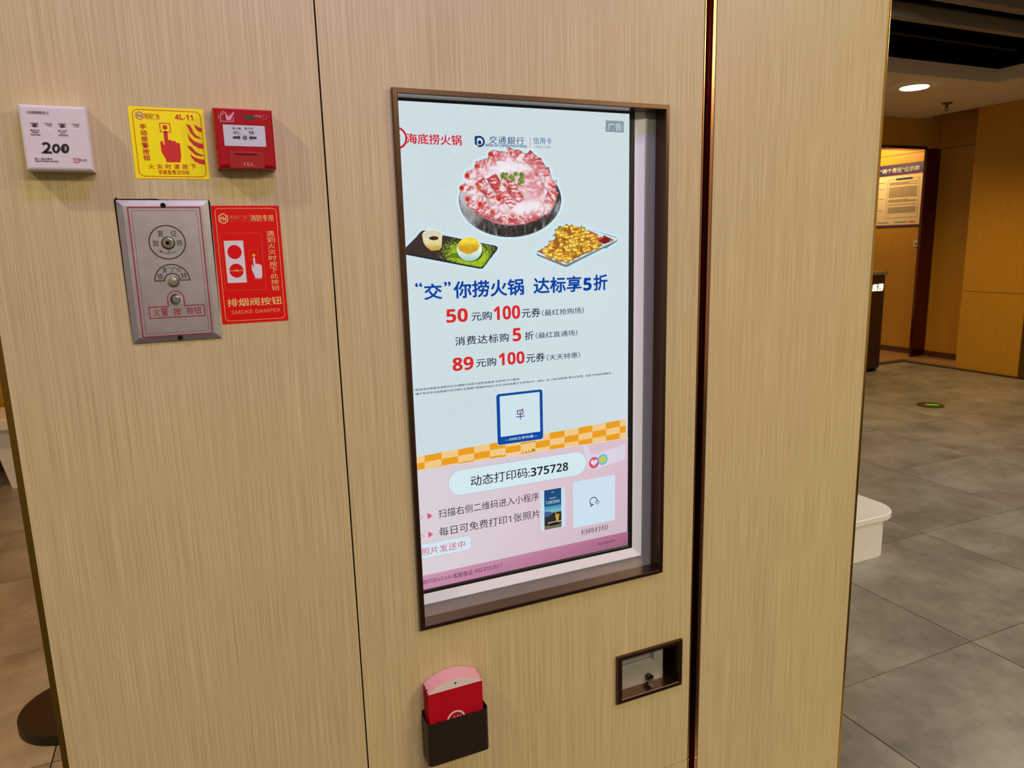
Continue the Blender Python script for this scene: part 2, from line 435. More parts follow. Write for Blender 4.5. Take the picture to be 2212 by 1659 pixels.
for x0, x1 in ((7.0, 8.44), (8.44, 8.598)):
    box('wall_panel', x0+JG, x1-JG, 6.30, 6.322, 2.62, CZ+(0.26 if x0 > 8 else -0.002), wd, MWF, 0.001, 1)
dr = thing('door_1', kind='structure', loc=(8.475, 6.30, 0))
JB = plain('bronze_jamb', (110, 62, 34), 0.16, 1.0)
box('door_jamb', 8.35, 8.598, 6.285, 6.32, 0.036, 2.60, dr, JB, 0.002)
box('door_head', 7.0, 8.35, 6.285, 6.43, 2.585, 2.62, dr, BRONZE_D, 0.002)
box('door_jamb', 7.0, 7.06, 6.285, 6.43, 0.036, 2.585, dr, BRONZE_D, 0.002)

# ---- the pillar: panels on a core, with the recess for the screen
ZB = EYE-0.9865*1.25            # horizontal joint above the bottom panels
XS, XG0, XG1, XR, XL = 0.2237, 0.9868, 1.0166, 1.4975, -0.2581
FR = dict(x0=0.3395, x1=0.9010, z0=EYE-0.7245, z1=EYE+0.2650)   # bronze frame, outer
HO = dict(x0=0.3495, x1=0.8915, z0=EYE-0.7165, z1=EYE+0.2555)   # screen opening
SO = dict(x0=0.7960, x1=0.9500, z0=EYE-1.0090, z1=EYE-0.9130)   # print slot opening
wp = thing('wall_front', kind='structure', loc=(0.62, 1.45, 0))
box('pillar_core', XL+0.004, 1.497, 1.37, 1.62, 0.0, 3.05, wp, WCORE)
def pan(x0, x1, z0, z1, holes=(), name='wall_panel', y=1.25, th=0.018):
    xs = sorted({x0, x1, *[h['x0'] for h in holes], *[h['x1'] for h in holes]})
    zs = sorted({z0, z1, *[h['z0'] for h in holes], *[h['z1'] for h in holes]})
    bm = bmesh.new(); V = {}
    def v(x, yy, z):
        k = (round(x, 6), yy, round(z, 6))
        if k not in V: V[k] = bm.verts.new((x, yy, z))
        return V[k]
    solid = {}
    for i in range(len(xs)-1):
        for j in range(len(zs)-1):
            cx, cz = (xs[i]+xs[i+1])/2, (zs[j]+zs[j+1])/2
            solid[i, j] = not any(h['x0'] < cx < h['x1'] and h['z0'] < cz < h['z1'] for h in holes)
    for (i, j), s in solid.items():
        if not s: continue
        a, b, c, d = xs[i], xs[i+1], zs[j], zs[j+1]
        bm.faces.new([v(a, y, c), v(b, y, c), v(b, y, d), v(a, y, d)])
        bm.faces.new([v(a, y+th, d), v(b, y+th, d), v(b, y+th, c), v(a, y+th, c)])
        for (di, dj, p, q) in ((-1, 0, (a, d), (a, c)), (1, 0, (b, c), (b, d)), (0, -1, (a, c), (b, c)), (0, 1, (b, d), (a, d))):
            if not solid.get((i+di, j+dj), False):
                bm.faces.new([v(p[0], y, p[1]), v(p[0], y+th, p[1]), v(q[0], y+th, q[1]), v(q[0], y, q[1])])
    bmesh.ops.recalc_face_normals(bm, faces=bm.faces)
    return bm_obj(name, bm, wp, MW)
pan(XL, XS-0.0014, 0.10, 3.0)
wide = lambda h: dict(x0=h['x0']-0.0015, x1=h['x1']+0.0015, z0=h['z0']-0.0015, z1=h['z1']+0.0015)
pan(XS+0.0014, XG0, ZB+0.0016, 3.0, [wide(HO), wide(SO)])
pan(XS+0.0014, XG0, 0.10, ZB-0.0016)
pan(XG1+0.0014, XR-0.0012, 0.10, 3.0)
box('kick_plate', XL+0.01, XR, 1.262, 1.37, 0.0, 0.10, wp, BRONZE)
box('side_panel', XL-0.001, XL+0.003, 1.268, 1.62, 0.10, 3.0, wp, MW)
box('side_panel', 1.497, 1.500, 1.268, 1.62, 0.10, 3.0, wp, MW)
box('back_panel', XL, XR, 1.62, 1.638, 0.10, 3.0, wp, MW)
# edge trims
tr = plain('shaded_brass_edge', (122, 92, 26), 0.42, 0.75)  # left brass edge: its shade is put into the darker colour
box('edge_trim', XL-0.0088, XL-0.0006, 1.2495, 1.30, 0.10, 3.0, wp, tr, 0.001)
box('edge_trim', XR, XR+0.0075, 1.2495, 1.30, 0.10, 3.0, wp, BRASS, 0.001)
# groove between the panels, two lengths meeting at the joint
for z0, z1 in ((0.10, ZB-0.0012), (ZB+0.0012, 3.0)):
    box('groove_lip', XG0+0.0006, XG0+0.0036, 1.2485, 1.268, z0, z1, wp, BRASS_R, 0.0004, 1)
    box('groove_back', XG0+0.0036, XG1-0.0100, 1.266, 1.270, z0, z1, wp, BRONZE_D)
    box('groove_rib', XG0+0.0092, XG0+0.0106, 1.2585, 1.266, z0, z1, wp, BRASS_R)
    box('groove_strip', XG1-0.0092, XG1-0.0016, 1.2485, 1.268, z0, z1, wp, BRASS_R, 0.0004, 1)
box('seam_filler', XS-0.0016, XS+0.0016, 1.256, 1.267, 0.10, 3.0, wp, VOID)
box('seam_filler', XG1-0.0016, XG1+0.0014, 1.256, 1.267, 0.10, 3.0, wp, VOID)
box('seam_filler', XS+0.0014, XG0, 1.256, 1.267, ZB-0.0016, ZB+0.0016, wp, VOID)
sp_ = lambda p: W(p, 1.25)

# ================================================================== SCREEN
def frame4(name, o, i, yf, yo, yb_, mat, parent, bev=0.0):
    # mitred bevelled frame: outer rect at depth yo, inner rect front at yf, reveal runs back to yb_
    O = [(o['x0'], o['z0']), (o['x1'], o['z0']), (o['x1'], o['z1']), (o['x0'], o['z1'])]
    I = [(i['x0'], i['z0']), (i['x1'], i['z0']), (i['x1'], i['z1']), (i['x0'], i['z1'])]
    for k in range(4):
        k2 = (k+1) % 4
        def ins(a, b, t): return (a[0]+(b[0]-a[0])*t, a[1]+(b[1]-a[1])*t)
        P0 = [(O[k], yo+0.004), (O[k], yo), (ins(O[k], I[k], .12), yf), (ins(O[k], I[k], .88), yf), (I[k], yf+0.0012), (I[k], yb_)]
        P1 = [(O[k2], yo+0.004), (O[k2], yo), (ins(O[k2], I[k2], .12), yf), (ins(O[k2], I[k2], .88), yf), (I[k2], yf+0.0012), (I[k2], yb_)]
        vs_ = [(p[0], y, p[1]) for p, y in P0]+[(p[0], y, p[1]) for p, y in P1]
        mesh(name, vs_, [[a, a+6, a+7, a+1] for a in range(5)], parent, mat)
sc = thing('advertising_screen', 'large upright lit screen in a bronze frame, showing a plate of sliced meat', 'screen', loc=(0.62, 1.25, ZB))
frame4('frame_rail', FR, HO, 1.2405, 1.2425, 1.277, BRONZE, sc)
# lit surface, 16:9 upright
YS = 1.283
LX0, LX1, LZ0, LZ1 = 0.3198, 0.8336, EYE-0.6614, EYE+0.2521
def steel_sheet():
    m, n, l, b = nt('grey_steel_sheet')
    b.inputs['Base Color'].default_value = lin((176, 172, 170)); b.inputs['Metallic'].default_value = 0.35
    b.inputs['Roughness'].default_value = 0.38
    return m
GS = plain('grey_painted_sheet', (172, 170, 178), 0.30, 0.5)
PLo = dict(x0=0.3400, x1=0.9020, z0=EYE-0.7260, z1=EYE+0.2660)
PLm = dict(x0=0.3170, x1=0.8660, z0=EYE-0.6900, z1=EYE+0.2655)
PLi = dict(x0=0.3115, x1=0.8452, z0=EYE-0.6702, z1=EYE+0.2625)
def ringmesh(name, A, ya, B, yb_, mat, parent):
    c = lambda R, y: [(R['x0'], y, R['z0']), (R['x1'], y, R['z0']), (R['x1'], y, R['z1']), (R['x0'], y, R['z1'])]
    return mesh(name, c(A, ya)+c(B, yb_), [[k, (k+1) % 4, (k+1) % 4+4, k+4] for k in range(4)], parent, mat)
PLo['x0'] = 0.30
ringmesh('backing_plate', PLo, 1.2755, PLm, 1.2755, GS, sc)
ringmesh('plate_chamfer', PLm, 1.2755, PLi, 1.2815, plain('pale_chamfer', (236, 236, 248), 0.4), sc)
ringmesh('bezel', PLi, 1.2812, dict(x0=LX0, x1=LX1, z0=LZ0, z1=LZ1), YS-0.0003, BLACK, sc)
PLj = dict(x0=LX0-0.004, x1=LX1+0.0045, z0=LZ0-0.0028, z1=LZ1+0.004)
ringmesh('bezel_rib', PLj, 1.2806, dict(x0=LX0-0.002, x1=LX1+0.0035, z0=LZ0-0.0016, z1=LZ1+0.002), 1.2818, plain('bezel_grey', (58, 56, 58), 0.25), sc)
m, n, l, b = nt('screen_paper_ground')
v = mapped(n, l, (1, 1, 1)); a = noise(n, l, v, 420, 4, 0.65); c = noise(n, l, v, 3.0, 1)
mx = n.new('ShaderNodeMath'); mx.operation = 'MULTIPLY_ADD'; l.new(a, mx.inputs[0]); mx.inputs[1].default_value = 0.8
m2 = n.new('ShaderNodeMath'); m2.operation = 'MULTIPLY'; l.new(c, m2.inputs[0]); m2.inputs[1].default_value = 0.2; l.new(m2.outputs[0], mx.inputs[2])
col = ramp(n, l, mx.outputs[0], [(0.32, (196, 211, 217)), (0.5, (205, 221, 227)), (0.68, (213, 229, 234))])
b.inputs['Base Color'].default_value = (0, 0, 0, 1); b.inputs['Roughness'].default_value = 0.06
l.new(col, b.inputs['Emission Color']); b.inputs['Emission Strength'].default_value = 1.0
pn = box('lit_panel', LX0, LX1, YS, YS+0.03, LZ0, LZ1, sc, m)
A4, A5, A6 = crop(820, 180, 3.456), crop(860, 560, 3.687), crop(860, 880, 3.318)
def ST(s, a, p, q, rgb, bold=0.0, k=1, **kw):
    return T(s, a(*p), a(*q), YS, lit(rgb), pn, bold, lift=0.0003*k, **kw)
RED, NAVY, BLUE = (206, 24, 44), (22, 44, 92), (16, 66, 160)
# logos and header
ST('海底捞火锅', A4, (200, 452), (610, 388), RED, 0.016)
cL = W(A4(127, 407), YS)
outline('emblem_ring', ell((cL.x, cL.z), 0.0172, n=40), 0.0036, YS-0.0003, lit(RED), pn)
outline('emblem_stroke', pl([A4(146, 432), A4(140, 418), A4(150, 395), A4(152, 388)], YS), 0.0012, YS-0.0003, lit((150, 60, 90)), pn, False)
outline('emblem_stroke', pl([A4(118, 440), A4(112, 422), A4(128, 384), A4(134, 372)], YS), 0.0018, YS-0.0003, lit((150, 60, 90)), pn, False)
DB = (26, 56, 110)
cb = W(A4(741, 432), YS)
outline('bank_emblem_arc', ell((cb.x+0.001, cb.z-0.0005), 0.0088, 0.0082, -110, 130, 30), 0.0036, YS-0.0003, lit(DB), pn, False)
fill('bank_emblem_stem', pl([A4(709, 398), A4(727, 390), A4(725, 440), A4(731, 466), A4(720, 462), A4(709, 448)], YS), YS-0.0004, lit(DB), pn)
fill('bank_emblem_dot', ell((cb.x+0.0012, cb.z-0.0022), 0.0036, n=20), YS-0.0004, lit(DB), pn)
ST('交通銀行', A4, (815, 450), (1078, 402), (28, 70, 120), 0.004, shear=0.08, space=1.15)
ST('BANK OF COMMUNICATIONS', A4, (790, 471), (1100, 462), (28, 70, 120), 0.0, sty='b')
fill('divider', pl([A4(1121, 480), A4(1124, 480), A4(1125, 405), A4(1122, 405)], YS), YS-0.0003, lit(RED), pn)
ST('信用卡', A4, (1148, 453), (1284, 407), (40, 88, 138), -0.002)
ST('CREDIT CARD', A4, (1158, 482), (1276, 470), (40, 88, 138), 0.0)
x0, x1, z0, z1 = rect_of(A4(1687, 362), A4(1823, 283), YS)
fill('advert_badge', rpoly(x0, x1, z0, z1, 0.0006, 2), YS-0.0002, lit((138, 154, 162)), pn)
ST('广告', A4, (1703, 350), (1808, 300), (205, 225, 232), 0.004, 2)

# ---- picture: sliced meat on a smoking dark plate
P = Pic(1975, 1659, 5.5); X, Y_ = P.X, P.Y
nn = vn(X, Y_, 90, 3, 4); wisp = vn(X, Y_*0.35, 38, 11, 3)
el = ((X-962)/872)**2+((Y_-960)/640)**2
plate = np.array([34, 30, 28])+(wisp[..., None]**3*150)
P.put(el < 1, np.clip(plate, 18, 150))
P.put((el > 0.955) & (el < 0.985) & (Y_ > 1000), (120, 118, 118), 0.5)
sk = sm(0.45, 0.75, vn(X+60*nn, Y_*0.45, 60, 21, 4))
P.put(sk*(el < 0.97)*sm(0.70, 0.95, el)*0.75, (190, 192, 200))
P.put(np.exp(-((X-210)**2/(2*130**2)+(Y_-980)**2/(2*190**2)))*(el < 0.98)*0.85, (205, 206, 214))
P.put((el < 1)*np.exp(-((X-330)**2/(2*120**2)+(Y_-1260)**2/(2*90**2)))*0.55, (200, 205, 212))
mass = [(150, 780), (170, 730), (200, 600), (300, 570), (240, 500), (330, 450), (420, 420), (430, 330), (560, 300), (640, 260), (700, 180), (880, 200), (1000, 130), (1190, 230), (1270, 190), (1400, 310), (1480, 330), (1550, 470), (1630, 500), (1660, 650), (1730, 690), (1745, 860), (1680, 1050), (1600, 1190), (1430, 1300), (1200, 1380), (950, 1405), (690, 1360), (450, 1240), (240, 1090), (240, 1000), (330, 900), (200, 850)]
th = np.arctan2((Y_-720)/0.75, X-950); rad = np.hypot(X-950, (Y_-720)/0.75)
def meat(t, dark=0):
    a = np.clip(t, 0, 1)[..., None]
    return (1-a)*np.array([196-dark, 62, 64])+a*np.array([240, 214, 220])
st = vn(th*260+nn*120, rad*0.25, 34, 5, 2)
P.put(inpoly(X, Y_, mass), meat(sm(0.30, 0.62, st)*0.75+0.25*sm(0.3, .7, nn)))
P.put(inpoly(X, Y_, [(500, 1180), (680, 1280), (950, 1330), (1300, 1290), (1560, 1130), (1600, 1190), (1430, 1300), (1200, 1380), (950, 1405), (690, 1360), (450, 1240)]), (178, 104, 116), 0.85)
def slab(cx, cy, ang, ln, wd, seed, fat=0.5, curl=True, k=1.0, bend=0.0):
    ln *= 1.12; wd *= 1.12
    a = math.radians(ang); u = (X-cx)*math.cos(a)+(Y_-cy)*math.sin(a); v_ = -(X-cx)*math.sin(a)+(Y_-cy)*math.cos(a)
    v_ = v_+bend*(u/ln)**2*wd
    wob = vn(X, Y_, 46, seed, 3)
    msk = (np.abs(u) < ln/2+(wob-.5)*18) & (np.abs(v_) < wd/2+(wob-.5)*22)
    s_ = vn(u+0.55*v_+wob*95, v_*0.25-0.12*u, 34, seed+3, 3)
    t = sm(fat-0.20, fat+0.16, 1-s_)
    sh = 1-0.26*sm(0.55, 1.0, np.abs(v_)/(wd/2))
    P.put(msk, np.clip(meat(t)*(sh[..., None]*k), 0, 255))
    P.put(msk & (v_ > wd*0.44), (160, 54, 60), 0.40)
    if curl:
        ex, ey = cx-math.cos(a)*ln/2, cy-math.sin(a)*ln/2
        e2 = ((X-ex)/(wd*.30))**2+((Y_-ey)/(wd*.36))**2
        P.put(e2 < 1, (214, 120, 104)); P.put(e2 < 0.66, (205, 44, 40)); P.put(e2 < 0.2, (150, 22, 28), .6)
# upper fan, back to front
for (cx, cy, a, ln, wd, sd, ft, cu) in (
    (1000, 190, 12, 210, 190, 1, .50, 0), (1160, 240, 25, 190, 170, 2, .55, 0), (1320, 270, 42, 210, 190, 3, .62, 0),
    (810, 215, 8, 320, 150, 4, .50, 1), (1450, 400, 62, 250, 190, 6, .60, 0),
    (560, 340, -20, 300, 160, 7, .50, 1), (1560, 560, 72, 240, 190, 8, .5, 0), (390, 500, -18, 300, 140, 9, .42, 1),
    (1640, 740, 95, 230, 200, 10, .45, 0), (1660, 930, 112, 240, 170, 12, .50, 0), (1600, 1090, 122, 220, 150, 13, .52, 0),
    (300, 800, 14, 300, 130, 14, .48, 1), (420, 960, 6, 320, 150, 15, .45, 1),
    (360, 1060, 25, 230, 130, 16, .45, 0), (590, 1090, 20, 260, 140, 17, .45, 1), (650, 1200, 20, 250, 150, 18, .50, 0),
    (760, 1225, 30, 190, 150, 19, .50, 1), (890, 1290, 80, 150, 150, 20, .52, 0), (1020, 1290, 85, 150, 150, 22, .50, 1),
    (1140, 1270, 95, 170, 140, 23, .50, 0), (1260, 1230, 100, 170, 140, 24, .48, 0), (1380, 1190, 110, 200, 150, 25, .58, 0), (1490, 1140, 115, 180, 120, 26, .55, 0)):
    slab(cx, cy, a, ln, wd, sd, ft, bool(cu))
def fog(cx, cy, sx_, sy_, o, col=(240, 236, 244)):
    g = np.exp(-((X-cx)**2/(2*sx_**2)+(Y_-cy)**2/(2*sy_**2)))*(0.65+0.7*vn(X, Y_, 120, int(cx), 3))
    P.put(np.clip(g, 0, 1)*o*P.a, col)
for q in ((940, 420, 230, 120, .98), (700, 500, 150, 110, .75), (1240, 430, 160, 70, .6), (1330, 1060, 200, 90, .9), (1050, 1150, 220, 60, .8), (1300, 850, 190, 140, .6), (420, 640, 150, 50, .6), (280, 860, 100, 40, .55), (480, 850, 140, 60, .5), (1500, 640, 150, 50, .35)):
    fog(*q)
for (cx, cy, a, ln, wd, sd, ft, cu) in ((700, 670, 60, 230, 170, 31, .68, 0), (560, 800, 52, 380, 160, 32, .48, 0), (500, 760, 62, 250, 90, 33, .5, 0), (640, 880, 55, 300, 150, 36, .46, 0),
    (940, 780, 90, 260, 70, 39, 1.3, 0),
    (850, 780, 105, 330, 150, 34, .50, 0), (920, 940, 55, 330, 130, 35, .44, 0), (1040, 790, 63, 360, 110, 37, .50, 0), (1110, 920, 62, 150, 130, 38, .5, 0)):
    slab(cx, cy, a, ln, wd, sd, ft, bool(cu))
P.put(((X-770)/46)**2+((Y_-930)/60)**2 < 1, (216, 70, 44)); P.put(((X-775)/24)**2+((Y_-950)/36)**2 < 1, (176, 40, 30))
P.put(((X-430)/40)**2+((Y_-740)/34)**2 < 1, (214, 96, 58))
fog(1130, 1060, 60, 50, .8); fog(840, 1090, 140, 40, .6); fog(620, 1010, 90, 60, .4)
for (cx, cy, r) in ((850, 540, 62), (880, 590, 50), (980, 570, 52), (1060, 520, 50), (1010, 610, 44), (1160, 540, 56), (1150, 620, 58), (1120, 680, 44), (1180, 660, 36), (900, 520, 36)):
    e2 = np.hypot(X-cx, Y_-cy)/r+0.55*(vn(X, Y_, 16, int(cx), 2)-.5)
    g = vn(X, Y_, 14, 61, 2)[..., None]
    P.put(e2 < 0.86, np.array([46, 74, 22])*(1-g)+np.array([176, 200, 96])*g)
P.halo(48, (206, 232, 240))
C1 = crop(980, 310, 7.9)
P.build('meat_picture', C1, YS-0.0002, PAINT_LIT, pn)

# ---- picture: dessert on a black slate
P = Pic(2212, 1198, 7.5); X, Y_ = P.X, P.Y
g1 = vn(X, Y_, 14, 4, 2)
slate = [(60, 690), (330, 420), (440, 290), (480, 262), (560, 262), (900, 352), (1940, 560), (1982, 590), (1975, 640), (1720, 980), (1660, 1022), (1600, 1015), (60, 720)]
P.put(inpoly(X, Y_, slate), np.array([48, 36, 36])+g1[..., None]*14)
pw = np.exp(-((X-1420)**2/(2*330**2)+((Y_-760)-(X-1420)*0.12)**2/(2*190**2)))
P.put(inpoly(X, Y_, slate) & (pw*1.25 > vn(X, Y_, 11, 9, 1)) & (pw > .16), np.array([120, 158, 20])*(1-g1[..., None])+np.array([190, 222, 44])*g1[..., None])
P.put(inpoly(X, Y_, [(960, 770), (1180, 680), (1260, 820), (980, 800)]), (66, 92, 22), .6)
P.put(inpoly(X, Y_, [(60, 690), (60, 722), (1600, 1016), (1680, 1018), (1985, 610), (1980, 580), (1700, 960), (1640, 990)]), (18, 20, 24), .9)
P.put(((X-1430)/255)**2+((Y_-700)/180)**2 < 1, (20, 34, 20), .85)
ball = ((X-1420)/250)**2+((Y_-630)/240)**2
P.put(ball < 1, np.array([226, 240, 232])-sm(640, 860, Y_)[..., None]*np.array([60, 34, 40])-sm(1500, 1660, X)[..., None]*0)
tone = sm(600, 480, Y_)[..., None]
yel = (np.array([206, 158, 30])*(1-tone)+np.array([240, 214, 60])*tone)+(g1[..., None]-.5)*46
P.put((((X-1400)/215)**2+((Y_-550)/175)**2+0.35*(g1-.5) < 1) & (ball < 1), np.clip(yel, 0, 255))
cup = inpoly(X, Y_, [(482, 350), (880, 350), (862, 600), (820, 640), (720, 660), (640, 650), (540, 560), (500, 480)])
P.put(cup, np.array([226, 214, 164])+(g1[..., None]-.5)*30-sm(480, 640, Y_)[..., None]*np.array([30, 50, 90]))
P.put(((X-680)/200)**2+((Y_-350)/110)**2 < 1, (236, 228, 196)); P.put(((X-680)/182)**2+((Y_-352)/96)**2 < 1, (214, 206, 180))
P.put((((X-710)/95)**2+((Y_-412)/40)**2 < 1), (58, 26, 12))
P.halo(52, (200, 228, 238))
P.build('dessert_picture', crop(860, 470, 9.217), YS-0.0002, PAINT_LIT, pn)

# ---- picture: fried pork in a white tray
P = Pic(2212, 1369, 8.5); X, Y_ = P.X, P.Y
P.put(inpoly(X, Y_, [(150, 780), (1370, 255), (2000, 440), (2045, 490), (2030, 540), (1780, 705), (1720, 700), (900, 1120), (850, 1125), (230, 870)]), (112, 122, 132))
P.put(inpoly(X, Y_, [(150, 775), (1370, 255), (2035, 470), (2040, 505), (900, 1060), (850, 1070), (160, 800)]), (205, 224, 234))
P.put(inpoly(X, Y_, [(200, 770), (1360, 290), (1600, 380), (1500, 430), (1700, 610), (1690, 640), (890, 1020), (820, 1010)]), (150, 104, 58))
P.put(inpoly(X, Y_, [(1540, 490), (1740, 405), (1950, 505), (1930, 530), (1740, 605), (1680, 580)]), (128, 18, 16))
P.put(inpoly(X, Y_, [(1540, 490), (1740, 415), (1750, 440), (1640, 530)]), (204, 84, 48), .8)
P.put(inpoly(X, Y_, [(1320, 300), (1450, 310), (1590, 390), (1500, 430)]), (190, 96, 58))
for c_ in ((1690, 440), (1580, 520), (1890, 515)): P.put(np.hypot(X-c_[0], Y_-c_[1]) < 13, (236, 226, 224))
mound = [(340, 780), (380, 660), (520, 610), (510, 560), (600, 500), (630, 450), (600, 400), (650, 320), (690, 300), (680, 220), (720, 185), (780, 240), (880, 185), (1000, 225), (1110, 208), (1260, 262), (1290, 325), (1380, 335), (1470, 395), (1550, 500), (1660, 620), (1640, 660), (1480, 740), (1240, 800), (1200, 880), (900, 1010), (800, 1000), (600, 910), (380, 840)]
inside = inpoly(X, Y_, mound); P.put(inside, (156, 92, 28))
pts = []
rs = np.random.default_rng(12)
while len(pts) < 120:
    x, y = rs.uniform(340, 1660), rs.uniform(190, 1010)
    if inpoly(np.array([[x]]), np.array([[y]]), mound)[0, 0]: pts.append((x, y))
pts.sort(key=lambda p: p[1])
for (x, y) in pts:
    r1 = rs.uniform(60, 130); r2 = rs.uniform(30, 52); a = rs.uniform(0, math.pi)
    u = (X-x)*math.cos(a)+(Y_-y)*math.sin(a); v_ = -(X-x)*math.sin(a)+(Y_-y)*math.cos(a)
    lump = vn(X, Y_, 30, int(x), 3)-.5; e = np.hypot(u/r1, v_/r2)+0.75*lump
    hl = np.clip(1-np.hypot((X-x+r2*.3)/r1, (Y_-y+r2*.4)/r2), 0, 1)[..., None]
    hue = rs.uniform(0, 1)
    base = np.array([214, 148+20*hue, 40+20*hue]); warm = sm(1000, 1500, np.array(x))
    colr = base*(0.84+0.40*hl-0.50*lump[..., None])+np.array([34, 50, 44])*hl*(1-1.2*lump[..., None])
    P.put((e < 1), (150, 84, 22), .7); P.put((e < .86), np.clip(colr, 0, 255))
P.halo(70, (200, 228, 238))
P.build('fried_pork_picture', crop(1140, 470, 10.53), YS-0.0002, PAINT_LIT, pn)

# ---- headline and offers
ST('“', A5, (135, 222), (190, 185), BLUE, 0.02)
ST('交', A5, (208, 325), (348, 190), BLUE, 0.024)
ST('”', A5, (365, 218), (418, 178), BLUE, 0.02)
ST('你捞火锅', A5, (443, 315), (1000, 152), BLUE, 0.024)
ST('达标享', A5, (1078, 278), (1460, 130), BLUE, 0.024)
ST('5', A5, (1475, 252), (1540, 146), BLUE, 0.02, sty='b')
ST('折', A5, (1555, 252), (1667, 118), BLUE, 0.024)
R2, N2 = (216, 44, 44), (24, 34, 66)
ST('50', A5, (385, 508), (552, 388), R2, 0.012, sty='b')
ST('元购', A5, (585, 492), (745, 412), N2, 0.010)
ST('100', A5, (762, 487), (970, 364), R2, 0.012, sty='b')
ST('元券', A5, (985, 468), (1132, 384), N2, 0.010)
ST('（最红抢购场）', A5, (1145, 453), (1478, 381), N2, 0.004)
ST('消费达标购', A5, (455, 690), (880, 586), N2, 0.010, space=1.1)
ST('5', A5, (913, 656), (978, 545), R2, 0.012, sty='b')
ST('折', A5, (1008, 645), (1078, 572), N2, 0.010)
ST('（最红直通场）', A5, (1095, 634), (1427, 560), N2, 0.004)
ST('89', A5, (435, 893), (598, 772), R2, 0.012, sty='b')
ST('元购', A5, (622, 862), (780, 780), N2, 0.010)
ST('100', A5, (802, 849), (1005, 730), R2, 0.012, sty='b')
ST('元券', A5, (1020, 826), (1168, 740), N2, 0.010)
ST('（天天特惠）', A5, (1183, 809), (1448, 737), N2, 0.004)
ST('*具体活动条款及规则详见交通银行信用卡官网或登录“买单吧”APP查询。', A5, (128, 1052), (970, 944), N2, 0.012)
ST('*客户如对本活动有疑问也可拨打交通银行客服热线400-800-9888或通过“买单吧APP—我的—右上角在线客服”等方式反馈，由双方协调共同解决。', A5, (130, 1086), (1700, 897), N2, 0.012)
# ---- checkered ribbon
XE = [70, 190, 312, 430, 545, 658, 770, 878, 985, 1088, 1192, 1293, 1392, 1490, 1588, 1633]
def ty(x, k): return 355+(x-133)/(1628-133)*(85-355)+k*(48-2*(x-133)/1495)
for i in range(15):
    for k in range(3):
        o_ = (i+k) % 2 == 1
        a, b_ = max(XE[i], 95), XE[i+1]
        flat('ribbon_check', [A6(a, ty(a, k+1)), A6(b_, ty(b_, k+1)), A6(b_, ty(b_, k)), A6(a, ty(a, k))], YS-0.0002, lit((233, 158, 34) if o_ else (240, 200, 136)), pn)
# ---- coupon card without its code
x0, x1, z0, z1 = rect_of(A6(713, 272), (1171.4, 840.5), YS)
fill('card_border', rpoly(x0-0.001, x1+0.001, z0-0.001, z1+0.001, 0.006), YS-0.0004, lit((214, 232, 240)), pn)
fill('card_ground', rpoly(x0, x1, z0, z1, 0.0055), YS-0.0005, lit((18, 74, 160)), pn)
xa, xb, za, zb = rect_of(A6(735, 212), (1165.2, 846.4), YS)
fill('card_window', rpoly(xa, xb, za, zb, 0.001, 2), YS-0.0006, lit((208, 226, 234)), pn)
ST('—扫码立享优惠—', A6, (765, 243), (998, 191), (214, 232, 240), 0.006, 2.3)
cc = (xa+xb)/2, (za+zb)/2
outline('card_mark', [(cc[0]-.0062, cc[1]+.004), (cc[0]-.0062, cc[1]+.0085), (cc[0]+.0062, cc[1]+.0085), (cc[0]+.0062, cc[1]+.0005), (cc[0]-.0062, cc[1]+.0005)], .0017, YS-.0008, lit((24, 60, 130)), pn)
outline('card_mark', [(cc[0]-.009, cc[1]-.0045), (cc[0]+.009, cc[1]-.0045)], .0017, YS-.0008, lit((24, 60, 130)), pn, False)
outline('card_mark', [(cc[0], cc[1]+.002), (cc[0], cc[1]-.011)], .0017, YS-.0008, lit((24, 60, 130)), pn, False)
outline('card_mark', [(cc[0]-.002, cc[1]+.006), (cc[0]+.0005, cc[1]+.003), (cc[0]+.006, cc[1]+.0115)], .0017, YS-.0009, lit((204, 40, 60)), pn, False)
# ---- lower pink panel
gradquad('pink_panel', [A6(95, 1325), A6(1700, 975), A6(1700, 211), A6(95, 458)], [(218, 208, 216), (204, 178, 194), (218, 188, 200), (215, 207, 215)], YS-0.00035, pn)
flat('panel_edge_line', [A6(95, 460), A6(1700, 213), A6(1700, 209), A6(95, 456)], YS-0.0004, lit((236, 214, 196)), pn)
gradquad('footer_band', [A6(95, 1328), A6(1700, 972), A6(1700, 877), A6(95, 1225)], [(200, 138, 170), (154, 96, 126), (172, 106, 136), (206, 154, 180)], YS-0.0005, pn)
for k in range(12):
    p_ = W(A6(753+(990-753)*k/11, 337+(301-337)*k/11), YS)
    g_ = k == 10
    fill('page_dot', ell((p_.x, p_.z), 0.0024 if g_ else 0.0016, n=14), YS-0.0006, lit((70, 140, 30) if g_ else (240, 240, 232)), pn)
flat('ribbon_strap', [A6(1345, 400), A6(1352, 428), A6(1380, 446), A6(1420, 442), A6(1628, 372), A6(1628, 262), A6(1480, 312), A6(1420, 338), A6(1385, 330), A6(1370, 312), A6(1358, 266), A6(1324, 271), A6(1336, 330)], YS-0.00045, lit((218, 210, 226)), pn)
hp = W(A6(1403, 396), YS)
fill('heart_badge', ell((hp.x, hp.z), 0.0126, n=30), YS-0.0006, lit((216, 84, 112)), pn)
fill('heart', [(hp.x+.0085*s_*0.062*16*math.sin(t)**3/1.0*1.0, hp.z+.0005+.0085*.062*(13*math.cos(t)-5*math.cos(2*t)-2*math.cos(3*t)-math.cos(4*t))) for s_ in (1,) for t in [2*math.pi*k/28 for k in range(28)]], YS-0.0008, lit((224, 214, 226)), pn)
hp = W(A6(1466, 373), YS)
